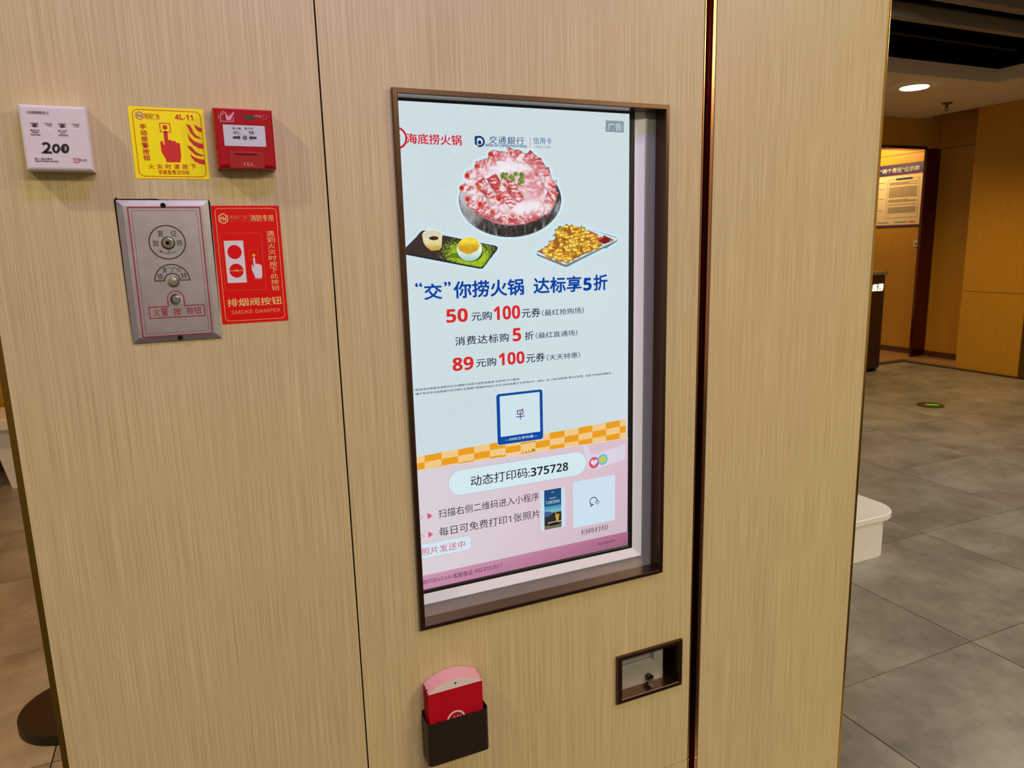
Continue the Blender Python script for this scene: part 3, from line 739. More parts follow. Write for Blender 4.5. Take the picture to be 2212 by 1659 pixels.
fill('coin_badge', ell((hp.x, hp.z), 0.0122, n=30), YS-0.0006, lit((92, 196, 218)), pn)
fill('coin', ell((hp.x, hp.z), 0.0080, n=30), YS-0.0008, lit((206, 196, 84)), pn)
x0, x1, z0, z1 = rect_of(A6(366, 641), A6(1345, 309), YS)
fill('code_pill_edge', rpoly(x0-.0004, x1+.0004, z0-.0004, z1+.0004, (z1-z0)/2, 12), YS-0.00052, lit((150, 150, 156)), pn)
fill('code_pill', rpoly(x0, x1, z0, z1, (z1-z0)/2-.0002, 12), YS-0.0006, lit((212, 232, 240)), pn)
INK = (34, 32, 38)
ST('动态打印码', A6, (520, 568), (925, 428), INK, 0.006, 3)
ST(':375728', A6, (933, 498), (1217, 391), INK, 0.0, 3, sty='b')
ST('扫描右侧二维码进入小程序', A6, (290, 794), (1006, 606), INK, -0.004, 3)
ST('每日可免费打印1张照片', A6, (295, 926), (1014, 728), INK, -0.002, 3)
for q in (((208, 757), (212, 803), (247, 775)), ((214, 890), (218, 936), (252, 908))):
    flat('arrow_mark', [A6(*p) for p in q], YS-0.0007, lit((222, 86, 122)), pn)
for q in (((138, 766), (152, 808), (180, 785)), ((144, 902), (157, 946), (187, 920))):
    outline('arrow_mark', pl([A6(*p) for p in q], YS), 0.0008, YS-0.0007, lit((222, 86, 122)), pn)
x0, x1, z0, z1 = rect_of(A6(60, 1108), A6(517, 916), YS)
fill('status_pill_edge', rpoly(x0-.0004, x1+.0004, z0-.0004, z1+.0004, 0.007), YS-0.00052, lit((150, 150, 160)), pn)
fill('status_pill', rpoly(x0, x1, z0, z1, 0.0068), YS-0.0006, lit((210, 230, 240)), pn)
ST('照片发送中', A6, (168, 1066), (477, 950), (216, 76, 110), -0.004, 3)
# small poster picture
x0, x1, z0, z1 = rect_of(A6(1023, 887), A6(1195, 571), YS)
fill('sample_mount', [(x0, z0), (x1, z0), (x1, z1), (x0, z1)], YS-0.0006, lit((204, 222, 236)), pn)
C7 = crop(1160, 980, 8.3)
P = Pic(310, 720, 6); X, Y_ = P.X, P.Y        # local: x 0..310, y 0..720 sheared to the photo's slant
k_ = (Y_/720)[..., None]
P.put(np.ones(X.shape, bool), np.array([26, 70, 122])*(1-k_)+np.array([40, 110, 140])*k_)
P.put(Y_ > 300, np.array([70, 150, 180])*1.0); P.put((Y_ > 300)*sm(300, 420, Y_), (140, 190, 204), .8)
P.put(Y_ > 430, (48, 44, 38)); P.put((Y_ > 430) & (X < 110) & (Y_ < 560), (40, 48, 66)); P.put((((X-20)/120)**2+((Y_-440)/50)**2 < 1), (58, 96, 140))
P.put((Y_ > 590) & (Y_ < 620) & (X > 60), (160, 148, 120)); P.put(Y_ > 650, (110, 108, 92)); P.put(((X-180)/110)**2+((Y_-640)/26)**2 < 1, (26, 24, 22))
P.put(inpoly(X, Y_, [(205, 470), (275, 470), (260, 560), (210, 550), (200, 500)]), (196, 158, 48))
P.put(inpoly(X, Y_, [(215, 550), (255, 550), (250, 610), (222, 600)]), (188, 170, 130)); P.put(np.hypot(X-240, Y_-450) < 22, (60, 40, 30))
P.put(inpoly(X, Y_, [(180, 385), (190, 380), (222, 465), (208, 475)]), (190, 140, 90))
def pconv(x, y):
    t = x/310.0; return C7(128+t*302+(y/720)*7*(1-t)+(y/720)*9*t, 662-t*52+y*(710+t*-10)/720)
P.build('sample_picture', pconv, YS-0.0008, PAINT_LIT, pn)
T('9分钟', C7(222, 812), C7(335, 768), YS, lit((206, 218, 230)), pn, 0.01, lift=0.001)
T('10000', C7(155, 912), C7(398, 812), YS, lit((220, 232, 240)), pn, 0.0, lift=0.001)
T('H', C7(258, 698), C7(293, 676), YS, lit((220, 232, 240)), pn, 0.03, lift=0.001)
x0, x1, z0, z1 = rect_of(A6(1255, 866), A6(1553, 483), YS)
fill('code_ground', [(x0, z0), (x1, z0), (x1, z1), (x0, z1)], YS-0.0006, lit((206, 224, 238)), pn)
q = W(C7(1008, 845), YS)
outline('chat_mark', ell((q.x, q.z), 0.0088, 0.0080, -20, 270, 24)+[(q.x-0.0066, q.z-0.0110)]+ell((q.x, q.z), 0.0088, 0.0080, 225, 226, 1), 0.0017, YS-0.0008, lit((30, 34, 40)), pn, False)
outline('chat_mark', [(q.x+.0052, q.z-.0045), (q.x+.0098, q.z-.0002), (q.x+.0142, q.z-.0045), (q.x+.0098, q.z-.0088)], 0.0012, YS-0.0008, lit((30, 34, 40)), pn)
ST('扫码打印', A6, (1310, 915), (1500, 838), INK, 0, 3)
ST('PL000101', A6, (1433, 990), (1550, 945), (60, 26, 44), 0, 3)
ST('海', A6, (138, 1288), (171, 1240), (60, 26, 44), 0, 3)
ST('底印迹(v2.0.6)', A6, (177, 1275), (383, 1193), (60, 26, 44), 0, 3)
ST('客服电话：', A6, (393, 1228), (545, 1158), (60, 26, 44), 0, 3)
ST('400-810-0017', A6, (548, 1188), (745, 1116), (60, 26, 44), 0, 3)

# ================================================================== PRINT SLOT
sl = thing('print_slot', 'small bronze-framed print slot with black key lock, low right of the screen', 'print slot', loc=(0.873, 1.25, EYE-1.02))
frame4('frame_rail', dict(x0=0.7835, x1=0.9600, z0=EYE-1.0195, z1=EYE-0.9030), SO, 1.2410, 1.2440, 1.262, BRONZE, sl)
YB = 1.273
ringmesh('recess_wall', SO, 1.262, SO, YB+0.03, BRONZE, sl)
WS = plain('white_metal_plate', (172, 168, 162), 0.35, 0.3)
C = crop(1310, 1360, 9.76)
PX = W(C(1185, 700), YB).x
m0, m1, m2 = W(C(300, 862), YB), W(C(1002, 650), YB), W(C(1002, 450), YB)
zlip = (m0.z+m1.z)/2
box('lock_plate', 0.785, PX, YB, YB+0.003, EYE-1.05, zlip, sl, WS)
box('lock_plate', m1.x, PX, YB, YB+0.003, zlip, EYE-0.895, sl, WS)
box('inner_wall', PX, PX+0.003, YB, YB+0.03, EYE-1.05, EYE-0.89, sl, BRONZE)
box('inner_back', PX+0.003, 0.96, YB+0.026, YB+0.03, EYE-1.05, EYE-0.89, sl, BRONZE)
YM2 = YB+0.009; s0 = W(C(300, 775), YM2); s1 = W(C(920, 575), YM2); zs_ = (s0.z+s1.z)/2
mesh('mouth_lip', [(0.78, YB, zlip), (m1.x, YB, zlip), (s1.x, YM2, zs_), (0.78, YM2, zs_), (m1.x, YB, EYE-0.89), (s1.x, YM2, EYE-0.89)], [[0, 1, 2, 3], [1, 4, 5, 2]], sl, plain('grey_lip', (150, 146, 142), 0.45))
box('mouth_plate', 0.78, s1.x, YM2, YM2+0.002, zs_+0.0012, EYE-0.89, sl, plain('grey_mouth', (140, 134, 130), 0.5))
box('slit', 0.78, s1.x+0.001, YM2+0.001, YM2+0.004, zs_-0.001, zs_+0.0016, sl, VOID)
q = W(C(905, 1015), YB)
cyl('lock_collar', (q.x, YB-0.002, q.z), 0.0098, 0.004, 'Y', sl, plain('chrome_dark', (120, 116, 112), 0.2, 0.9), 28, bev=0.001)
q = W(C(935, 1025), YB-0.012)
cyl('key_lock', (q.x, YB-0.006, q.z), 0.0078, 0.012, 'Y', sl, plain('black_lock', (10, 10, 11), 0.12), 28, bev=0.002)

# ================================================================== FIRE EQUIPMENT
# -- white module
YM = 1.220
C = crop(20, 210, 9.219)
mo_ = thing('wall_module', 'square white plastic input output module hand-marked 200, leftmost on the wall', 'fire alarm module', loc=(-0.150, 1.25, EYE+0.12))
WP = plain('white_abs', (222, 212, 214), 0.28)
mx0, mx1 = W(C(345, 1455), YM).x, W(C(1690, 1465), YM).x
mz0, mz1 = W(C(345, 1455), YM).z, W(C(700, 150), YM).z
bx = []
for k, (a, b_) in enumerate(((400, 555), (683, 835), (957, 1108), (1230, 1378))):
    x0, x1 = W(C(a, 510+k*6), YM).x, W(C(b_, 510+k*6), YM).x
    zt = W(C((a+b_)/2, 506+k*7), YM).z; zb = W(C((a+b_)/2, 615+k*6), YM).z
    bx.append(dict(x0=x0, x1=x1+0.0012, z0=zb, z1=zt))
def shell(name, x0, x1, z0, z1, yf, yb_, ins, holes, mat, parent, pit=0.005):
    xs = sorted({x0+ins, x1-ins, *[h['x0'] for h in holes], *[h['x1'] for h in holes]})
    zs = sorted({z0+ins, z1-ins, *[h['z0'] for h in holes], *[h['z1'] for h in holes]})
    bm = bmesh.new()
    def F(*v): bm.faces.new([bm.verts.new(p) for p in v])
    for i in range(len(xs)-1):
        for j in range(len(zs)-1):
            cx, cz = (xs[i]+xs[i+1])/2, (zs[j]+zs[j+1])/2
            if any(h['x0'] < cx < h['x1'] and h['z0'] < cz < h['z1'] for h in holes): continue
            F((xs[i], yf, zs[j]), (xs[i+1], yf, zs[j]), (xs[i+1], yf, zs[j+1]), (xs[i], yf, zs[j+1]))
    for h in holes:
        a, b_, c, d = h['x0'], h['x1'], h['z0'], h['z1']; mx_ = (a+b_)/2; w_ = (b_-a)*.12; y2 = yf+pit
        q = (d-c)*.42
        I = [(mx_-w_, y2, c+q), (mx_+w_, y2, c+q), (mx_+w_, y2, d-q), (mx_-w_, y2, d-q)]
        O = [(a, yf, c), (b_, yf, c), (b_, yf, d), (a, yf, d)]
        for k in range(4): F(O[k], O[(k+1) % 4], I[(k+1) % 4], I[k])
        F(*I)
    R = lambda e, y: [(x0+e, y, z0+e), (x1-e, y, z0+e), (x1-e, y, z1-e), (x0+e, y, z1-e)]
    prof = [(ins, yf), (ins*.55, yf+ins*.12), (ins*.2, yf+ins*.42), (0, yf+ins*.95), (0, yb_)]
    for (e0, y0), (e1, y1) in zip(prof, prof[1:]):
        A, B = R(e0, y0), R(e1, y1)
        for k in range(4): F(B[k], B[(k+1) % 4], A[(k+1) % 4], A[k])
    bmesh.ops.remove_doubles(bm, verts=bm.verts, dist=1e-6); bmesh.ops.recalc_face_normals(bm, faces=bm.faces)
    return bm_obj(name, bm, parent, mat)
shell('cover', mx0, mx1, mz0, mz1, YM, 1.2495, 0.0045, bx, WP, mo_)
for k in (0, 2):
    h = bx[k]; cyl('indicator_lamp', ((h['x0']+h['x1'])/2, YM+0.003, (h['z0']+h['z1'])/2), 0.0019, 0.004, 'Y', mo_, plain('dark_lamp', (56, 46, 50), 0.3), 16)
K = ink((52, 52, 66)); 
def MT(s, p, q, mat=K, bold=0.004, **k): return T(s, C(*p), C(*q), YM, mat, mo_, bold, **k)
MT('LD6800ED-1', (352, 324), (778, 285), sty='s'); MT('输出动作', (420, 677), (600, 642)); MT('Output', (452, 717), (588, 688), bold=.012, sty='b'); MT('Activated', (432, 758), (615, 729), bold=.012, sty='b')
MT('输入动作', (975, 688), (1148, 652)); MT('Input', (1018, 728), (1115, 700), bold=.012, sty='b'); MT('Activated', (985, 770), (1166, 738), bold=.012, sty='b')
MT('输入/输出模块', (512, 1247), (858, 1210)); MT('Input/Output Module', (518, 1294), (985, 1262), bold=.012, sty='b')
RI = ink((176, 44, 62))
x0, x1, z0, z1 = rect_of(C(1290, 1300), C(1378, 1220), YM)
outline('maker_mark', [(x0, z0), (x1, z0), (x1, z1), (x0, z1)], 0.0008, YM-.0003, RI, mo_)
outline('maker_mark', [(x0+.002, z1-.0018), (x1-.002, z1-.0018)], 0.0009, YM-.0003, RI, mo_, False)
outline('maker_mark', [(x0+.0028, z0+.0018), (x1-.0028, z0+.0018), (x1-.0028, z1-.0035), (x0+.0028, z1-.0035)], 0.0009, YM-.0003, RI, mo_)
MT('利达', (1392, 1278), (1545, 1228), RI, .01)
MK = ink((18, 18, 26), 0.35)
def mark(pts, wd):
    outline('marker_stroke', pl([C(*p) for p in pts], YM), wd, YM-0.0004, MK, mo_, False)
mark([(665, 945), (690, 922), (730, 915), (770, 925), (795, 960), (790, 1000), (765, 1040), (725, 1075), (690, 1098), (730, 1100), (790, 1098), (852, 1106)], 0.0030)
def oval(cx, cy, rx, ry, wd):
    pts = [C(cx+rx*math.cos(t), cy+ry*math.sin(t)) for t in [2*math.pi*k/24 for k in range(24)]]
    outline('marker_stroke', pl(pts, YM), wd, YM-0.0004, MK, mo_)
oval(934, 1022, 56, 72, 0.0030); oval(1112, 1022, 56, 72, 0.0032)
fill('marker_stroke', pl([C(1022, 1040), C(1040, 985), (C(1085, 960)), C(1105, 985), C(1112, 1040), C(1095, 1090), C(1060, 1098)], YM), YM-0.00045, MK, mo_)

# -- flat sticker helper
def hexlogo(c, r, mat, Y, parent, wd):
    pts = [(c[0]+r*0.92*math.sin(math.radians(60*k)), c[1]+r*math.cos(math.radians(60*k))) for k in range(6)]
    outline('emblem_hexagon', pts[0:4], wd, Y, mat, parent, False); outline('emblem_hexagon', pts[3:6]+[pts[0]], wd, Y, mat, parent, False)
    a = r*.5
    outline('emblem_zigzag', [(c[0]-a, c[1]-a*.9), (c[0]-a*.9, c[1]+a*.6), (c[0]-a*.45, c[1]), (c[0], c[1]+a*.7), (c[0], c[1]-a*.7), (c[0]+a*.45, c[1]), (c[0]+a*.9, c[1]-a*.6), (c[0]+a, c[1]+a*.9)], wd*.9, Y, mat, parent, False)
def vcol(s, p0, p1, q0, q1, Y, mat, parent, bold=0.0):      # vertical writing; p=BL/TR of first, q=BL/TR of last glyph
    n_ = len(s)
    A = rect_of(p0, p1, Y); B = rect_of(q0, q1, Y)
    for k, ch in enumerate(s):
        t = k/(n_-1); r = [A[i]*(1-t)+B[i]*t for i in range(4)]
        hgt = r[3]-r[2]
        if ch == '下': pass
        text(ch, r[0], r[1], r[2], r[2]+hgt, Y-0.0003, mat, parent, bold)
def hrow(s, p0, p1, q0, q1, Y, mat, parent, bold=0.0):
    vcol(s, p0, p1, q0, q1, Y, mat, parent, bold)
# -- yellow sticker
C = crop(240, 210, 5.53); YY = 1.2494
ys = thing('alarm_sticker', 'square yellow glossy sticker marked 4L-11 with a red pointing hand and flames', 'sticker', loc=(-0.007, 1.2497, EYE+0.165))
YEL = plain('yellow_vinyl', (255, 238, 0), 0.35, spec=0.3)
x0, x1, z0, z1 = -0.0580, 0.0446, EYE+0.1131, EYE+0.2161
bm = bmesh.new(); P0 = rpoly(x0, x1, z0, z1, 0.0016, 3); vv = [bm.verts.new((x, YY, z)) for x, z in P0]; f = bm.faces.new(vv)
r = bmesh.ops.extrude_face_region(bm, geom=[f]); bmesh.ops.translate(bm, verts=[v for v in r['geom'] if isinstance(v, bmesh.types.BMVert)], vec=(0, 0.0005, 0))
bmesh.ops.recalc_face_normals(bm, faces=bm.faces); bm_obj('vinyl_sheet', bm, ys, YEL)
RY = ink((206, 8, 12), 0.45); Y1 = YY-0.0002
xa, xb, za, zb = x0+0.0052, x1-0.0046, z0+0.0035, z1-0.0040
outline('border_line', rpoly(xa, xb, za, zb, 0.0075), 0.0009, Y1, RY, ys)
q = W(C(338, 220), YY); hexlogo((q.x, q.z), 0.0058, ink((176, 92, 150), 0.3), Y1, ys, 0.0012)
def YT(s, p, q, bold=0.012, mat=RY): return T(s, C(*p), C(*q), YY, mat, ys, bold)
YT('明润广场', (402, 252), (572, 199), 0.004); YT('Minrun Plaza', (410, 264), (575, 254), 0.0, ink((196, 140, 60)))
T('4L-11', C(765, 267), C(972, 212), YY, RY, ys, 0.01, sty='b')
vcol('手动报警按钮', C(345, 380), C(415, 318), C(390, 752), C(463, 690), YY, RY, ys, 0.016)
hrow('火灾时请按下', C(452, 855), C(512, 800), C(950, 860), C(1012, 800), YY, RY, ys, 0.012)
YT('非紧急情况勿动', (570, 920), (930, 872), 0.008)
outline('button_symbol', pl([C(577, 310), C(700, 314), C(710, 418), C(590, 412)], YY), 0.0011, Y1, RY, ys)
q = W(C(643, 360), YY); fill('button_symbol', ell((q.x, q.z), 0.0033, n=24), Y1, RY, ys)
flat('hand_symbol', [C(*p) for p in ((625, 430), (630, 410), (648, 400), (668, 408), (674, 430), (683, 518), (692, 510), (712, 508), (726, 520), (730, 532), (738, 522), (758, 520), (775, 534), (780, 552), (788, 544), (808, 544), (822, 560), (838, 700), (828, 778), (663, 776), (655, 740), (602, 650), (587, 535), (594, 522), (606, 520), (618, 530), (632, 572), (642, 566))][::-1], Y1, RY, ys)
for F_ in (((893, 318), (940, 335), (970, 380), (985, 420), (1015, 455), (1083, 492), (1050, 495), (1000, 480), (950, 430), (920, 370)),
           ((990, 315), (1010, 338), (1040, 355), (1086, 372), (1089, 425), (1040, 405), (1005, 370)),
           ((915, 420), (945, 480), (990, 520), (1040, 545), (1103, 560), (1110, 618), (1050, 610), (980, 570), (930, 510)),
           ((905, 575), (950, 585), (975, 608), (1000, 640), (1050, 675), (1112, 695), (1080, 705), (1010, 690), (950, 640)),
           ((945, 675), (985, 710), (1040, 735), (1121, 750), (1127, 805), (1060, 795), (1000, 765), (960, 720))):
    flat('flame_symbol', [C(*p) for p in F_][::-1], Y1-0.0001, RY, ys)

# -- red manual call point
YC = 1.220
C = crop(445, 220, 10.37)
cp = thing('manual_call_point', 'glossy red square alarm call point with white press window and TEL flap', 'call point', loc=(0.10, 1.25, EYE+0.13))
CR = plain('red_gloss_plastic', (170, 4, 26), 0.14, spec=0.5); CR2 = plain('red_plastic_flap', (160, 4, 14), 0.4, spec=0.3)
cx0, cx1 = 0.0568, 0.1426; cz0, cz1 = W(C(900, 1500), YC).z, W(C(800, 145), YC).z
x0, x1 = W(C(400, 900), YC).x, W(C(1340, 900), YC).x; x0 = W(C(375, 520), YC).x; x1 = W(C(1310, 540), YC).x
z1 = W(C(840, 525), YC).z; z0 = W(C(880, 995), YC).z
bm = bmesh.new()
shell('body', cx0, cx1, cz0, cz1, YC, 1.2495, 0.006, [dict(x0=x0-.0022, x1=x1+.0022, z0=z0-.0016, z1=z1+.0018)], CR, cp, pit=0.0)
bm.free()
# window recess: sloping red rim and white press plate
ri = dict(x0=x0-.0022, x1=x1+.0022, z0=z0-.0016, z1=z1+.0018); ro = dict(x0=x0, x1=x1, z0=z0, z1=z1)
# clear the flat infill left by the shell pit and build the real recess
ringmesh('window_rim', ri, YC-0.0002, ro, YC+0.0012, CR, cp)
box('press_window', x0, x1, YC-0.0001, YC+0.003, z0, z1, cp, plain('white_press_plate', (206, 208, 216), 0.12, coat=0.6))
KC = ink((40, 40, 48), 0.3); YW = YC-0.0003
def CT(s, p, q, bold=0.01, mat=KC, Y=YC): return T(s, C(*p), C(*q), Y, mat, cp, bold, lift=0.0005)
for q_ in ((620, 592), (893, 597)):
    q = W(C(*q_), YC); outline('indicator_print', ell((q.x, q.z), 0.0011, n=16), 0.0009, YW-.0002, KC, cp)
CT('火警', (665, 612), (780, 578)); CT('工作', (935, 615), (1050, 582)); CT('按下', (615, 685), (735, 652)); CT('PRESS', (603, 716), (770, 696))
CT('报警', (958, 692), (1072, 660)); CT('FIRE', (970, 724), (1072, 704))
flat('arrow_print', [C(*p) for p in ((603, 770), (603, 822), (725, 822), (725, 848), (780, 798), (722, 742), (722, 770))], YC-.0005, KC, cp)
flat('arrow_print', [C(*p) for p in ((1130, 780), (1130, 832), (1012, 830), (1012, 856), (958, 804), (1010, 752), (1010, 778))], YC-.0005, KC, cp)
q = W(C(872, 803), YC); outline('centre_print', ell((q.x, q.z), 0.0027, n=24), 0.0011, YC-.0005, KC, cp); fill('centre_print', ell((q.x, q.z), 0.0016, n=16), YC-.0005, ink((110, 110, 124), .3), cp)
x0, x1 = W(C(537, 1500), YC).x, W(C(1325, 1500), YC).x; z1_ = W(C(900, 1122), YC).z
box('phone_flap', x0, x1, YC-0.0008, YC+0.004, cz0+0.0005, z1_, cp, CR2, 0.0007)
box('flap_grip', x0+0.0095, x1-0.0100, YC-0.0030, YC+0.001, z1_-0.0040, z1_+0.0002, cp, CR2, 0.0012)
T('TEL', C(822, 1432), C(1082, 1368), YC, ink((216, 150, 160)), cp, 0.0, lift=0.0011)
PK = ink((214, 150, 176), 0.3)
outline('house_symbol', pl([C(*p) for p in ((325, 330), (325, 438), (618, 440), (612, 345))], YC), 0.0009, YC-.0004, PK, cp, False)
flat('hand_symbol', [C(*p) for p in ((545, 300), (600, 235), (625, 228), (630, 250), (590, 330), (560, 400), (500, 420), (455, 400), (440, 330), (430, 280), (455, 265), (470, 300), (500, 330), (520, 300))][::-1], YC-.0004, PK, cp)
outline('wave_symbol', pl([C(*p) for p in ((285, 385), (270, 340), (300, 305), (335, 310), (330, 250), (370, 205), (420, 225))], YC), 0.0007, YC-.0004, PK, cp, False)
outline('wave_symbol', pl([C(*p) for p in ((340, 290), (390, 255), (440, 250), (470, 285))], YC), 0.0009, YC-.0004, PK, cp, False)
SB = ink((34, 22, 28), 0.4)
flat('black_smear', [C(*p) for p in ((735, 300), (760, 252), (790, 255), (785, 300), (750, 318))], YC-.0004, SB, cp)
flat('black_smear', [C(*p) for p in ((840, 330), (870, 285), (930, 305), (985, 300), (1060, 330), (1140, 350), (1120, 385), (1010, 380), (930, 408), (860, 385))], YC-.0004, SB, cp)
outline('worn_symbol', ell((W(C(1315, 345), YC).x, W(C(1315, 345), YC).z), 0.0034, 0.0030), 0.0005, YC-.0004, ink((200, 90, 110), .3), cp)
outline('worn_symbol', pl([C(*p) for p in ((1080, 300), (1110, 345), (1140, 300), (1170, 350), (1200, 300), (1215, 350), (1240, 300))], YC), 0.0006, YC-.0004, PK, cp, False)

# -- steel reset plate
C = crop(240, 420, 4.88); YP = 1.2455
st_ = thing('smoke_valve_plate', 'tall brushed steel button plate with two reset bolts and a round push button', 'control plate', loc=(-0.024, 1.25, EYE-0.137))
x0, x1, z0, z1 = W(C(45, 57), 1.247).x, W(C(1022, 60), 1.247).x, W(C(600, 1552), 1.247).z, W(C(530, 60), 1.247).z
m, n, l, b = nt('speckled_steel')
v = mapped(n, l, (1, 1, 1)); a = noise(n, l, v, 900, 3, 0.8); c = noise(n, l, v, 30, 3)
mx = n.new('ShaderNodeMath'); mx.operation = 'MULTIPLY_ADD'; l.new(a, mx.inputs[0]); mx.inputs[1].default_value = 0.75
m2 = n.new('ShaderNodeMath'); m2.operation = 'MULTIPLY'; l.new(c, m2.inputs[0]); m2.inputs[1].default_value = 0.25; l.new(m2.outputs[0], mx.inputs[2])
col = ramp(n, l, mx.outputs[0], [(0.3, (150, 142, 146)), (0.55, (186, 180, 184)), (0.75, (216, 212, 216))])
l.new(col, b.inputs['Base Color']); b.inputs['Metallic'].default_value = 0.85
rr = n.new('ShaderNodeMapRange'); l.new(a, rr.inputs[0]); rr.inputs[3].default_value = 0.34; rr.inputs[4].default_value = 0.55
l.new(rr.outputs[0], b.inputs['Roughness']); STEEL = m
e = 0.0085
R0 = lambda e_, y: [(x0+e_, y, z0+e_), (x1-e_, y, z0+e_), (x1-e_, y, z1-e_), (x0+e_, y, z1-e_)]
vs_ = R0(0, 1.2495)+R0(0, 1.2478)+R0(e, YP)
mesh('face_plate', vs_, [[k, (k+1) % 4, (k+1) % 4+4, k+4] for k in range(4)]+[[4+k, 4+(k+1) % 4, (k+1) % 4+8, k+8] for k in range(4)]+[[8, 9, 10, 11]], st_, STEEL)
mesh('cutout_gap', [(x0-.0006, 1.2493, z0+.004), (x1+.0006, 1.2493, z0+.04), (x1+.0024, 1.2493, z1-.003), (x1+.0012, 1.2493, z1+.0006), (x0+.06, 1.2493, z1+.0012), (x0+.055, 1.2493, z1+.0022), (x0+.003, 1.2493, z1+.0018), (x0+.0010, 1.2493, z1+.0045), (x0-.0005, 1.2493, z1+.0020), (x0-.0022, 1.2493, z1+.0010)], [list(range(10))], st_, VOID)
PR = ink((150, 20, 58), 0.4); PB = ink((26, 24, 40), 0.4); Yp = YP-0.0002
xa, xb, za, zb = W(C(172, 142), YP).x, W(C(932, 134), YP).x, W(C(720, 1482), YP).z, W(C(550, 137), YP).z
outline('border_line', [(xa, za), (xb, za), (xb, zb), (xa, zb)], 0.0017, Yp, PR, st_)
k_ = 0.0046; outline('border_line', [(xa+k_, za+k_), (xb-k_, za+k_), (xb-k_, zb-k_), (xa+k_, zb-k_)], 0.0005, Yp, PR, st_)
c1 = W(C(593, 505), YP); r1 = (W(C(784, 505), YP).x-W(C(402, 505), YP).x)/2
outline('dial_ring', ell((c1.x, c1.z), r1, n=64), 0.0016, Yp, PB, st_)
def PT(s, p, q, mat=PB, bold=0.0): return T(s, C(*p), C(*q), YP, mat, st_, bold)
PT('复', (493, 447), (548, 375)); PT('位', (630, 445), (685, 376)); PT('旋', (442, 547), (500, 480)); PT('转', (695, 546), (748, 478)); PT('2', (594, 613), (622, 583))
outline('dial_arrow', pl([C(*p) for p in ((530, 600), (560, 618), (605, 627), (650, 618), (688, 598))], YP), 0.0007, Yp, PB, st_, False)
flat('dial_arrow', [C(*p) for p in ((508, 588), (528, 615), (542, 600))], Yp, PB, st_)
PT('复', (545, 825), (585, 770)); PT('位', (692, 815), (733, 768)); PT('旋', (492, 895), (548, 832)); PT('转', (740, 886), (796, 825)); PT('1', (632, 815), (648, 787))
outline('dial_arrow', pl([C(*p) for p in ((590, 779), (625, 771), (668, 774))], YP), 0.0006, Yp, PB, st_, False)
flat('dial_arrow', [C(*p) for p in ((664, 765), (664, 783), (682, 776))], Yp, PB, st_)
c2 = W(C(648, 907), YP); ro_ = (W(C(835, 900), YP).x-W(C(457, 908), YP).x)/2-0.0008; ri_ = (W(C(732, 902), YP).x-W(C(568, 908), YP).x)/2
outline('half_dial', ell((c2.x, c2.z), ro_, a0=0, a1=180, n=30)+ell((c2.x, c2.z), ri_, a0=180, a1=0, n=24), 0.0015, Yp, PB, st_)
xa, xb, za, zb = W(C(398, 1190), YP).x, W(C(978, 1160), YP).x, W(C(700, 1292), YP).z, W(C(480, 1186), YP).z
c3 = W(C(682, 1098), YP); ra = 0.0116
outline('button_border', [(xa, za), (xb, za), (xb, zb), (c3.x+ra, zb)]+ell((c3.x, c3.z), ra, a0=0, a1=180, n=20)+[(c3.x-ra, zb), (xa, zb)], 0.0015, Yp, PR, st_)
PT('火警', (447, 1290), (597, 1190), PR, .004); PT('按', (662, 1274), (733, 1194), PR, .004); PT('按钮', (800, 1262), (947, 1180), PR, .004)
ZN = plain('zinc_bolt', (176, 178, 172), 0.25, 1.0)
q = W(C(602, 512), YP)
fill('bolt_hole', ell((q.x, q.z), 0.0098, n=32), Yp-.0001, ink((20, 20, 26)), st_)
cyl('reset_bolt', (q.x, YP-0.002, q.z), 0.0083, 0.005, 'Y', st_, ZN, 32, bev=0.0012)
cyl('bolt_socket', (q.x, YP-0.0049, q.z), 0.0045, 0.0012, 'Y', st_, plain('bolt_inner', (120, 122, 118), 0.35, 1.0), 24)
cyl('socket_hole', (q.x-.0008, YP-0.0058, q.z), 0.0026, 0.0008, 'Y', st_, VOID, 6)
q = W(C(657, 921), YP)
fill('bolt_hole', ell((q.x+.0008, q.z-.0006), 0.0082, n=32), Yp-.0001, ink((96, 92, 96)), st_)
cyl('hex_bolt_washer', (q.x-.0005, YP-0.0018, q.z), 0.0068, 0.004, 'Y', st_, ZN, 32, bev=0.001)
cyl('hex_bolt_head', (q.x-.0007, YP-0.0048, q.z), 0.0046, 0.003, 'Y', st_, ZN, 6, bev=0.0004)
q = W(C(690, 1105), YP)
fill('bolt_hole', ell((q.x-.0004, q.z), 0.0086, n=32), Yp-.0001, ink((44, 42, 46)), st_)
fill('bolt_hole', ell((q.x+.0012, q.z-.0010), 0.0078, n=32), Yp-.0002, ink((186, 184, 186)), st_)
cyl('push_button', (q.x, YP-0.004, q.z), 0.0066, 0.010, 'Y', st_, plain('grey_button', (156, 154, 150), 0.3, 0.9), 32, r2=0.0060, bev=0.0014, smooth=False)
for p_ in ((548, 115), (730, 1507)):
    q = W(C(*p_), 1.2465)
    s_ = cyl('screw', (q.x, 1.2455, q.z), 0.0039, 0.003, 'Y', st_, plain('black_screw', (26, 26, 26), 0.35, 0.6), 20, bev=0.0008)
    for d in ((1, 0), (0, 1)):
        box('screw_slot', q.x-.0022 if d[0] else q.x-.0004, q.x+.0022 if d[0] else q.x+.0004, 1.2437, 1.2442, q.z-.0004 if d[0] else q.z-.0022, q.z+.0004 if d[0] else q.z+.0022, s_, VOID)

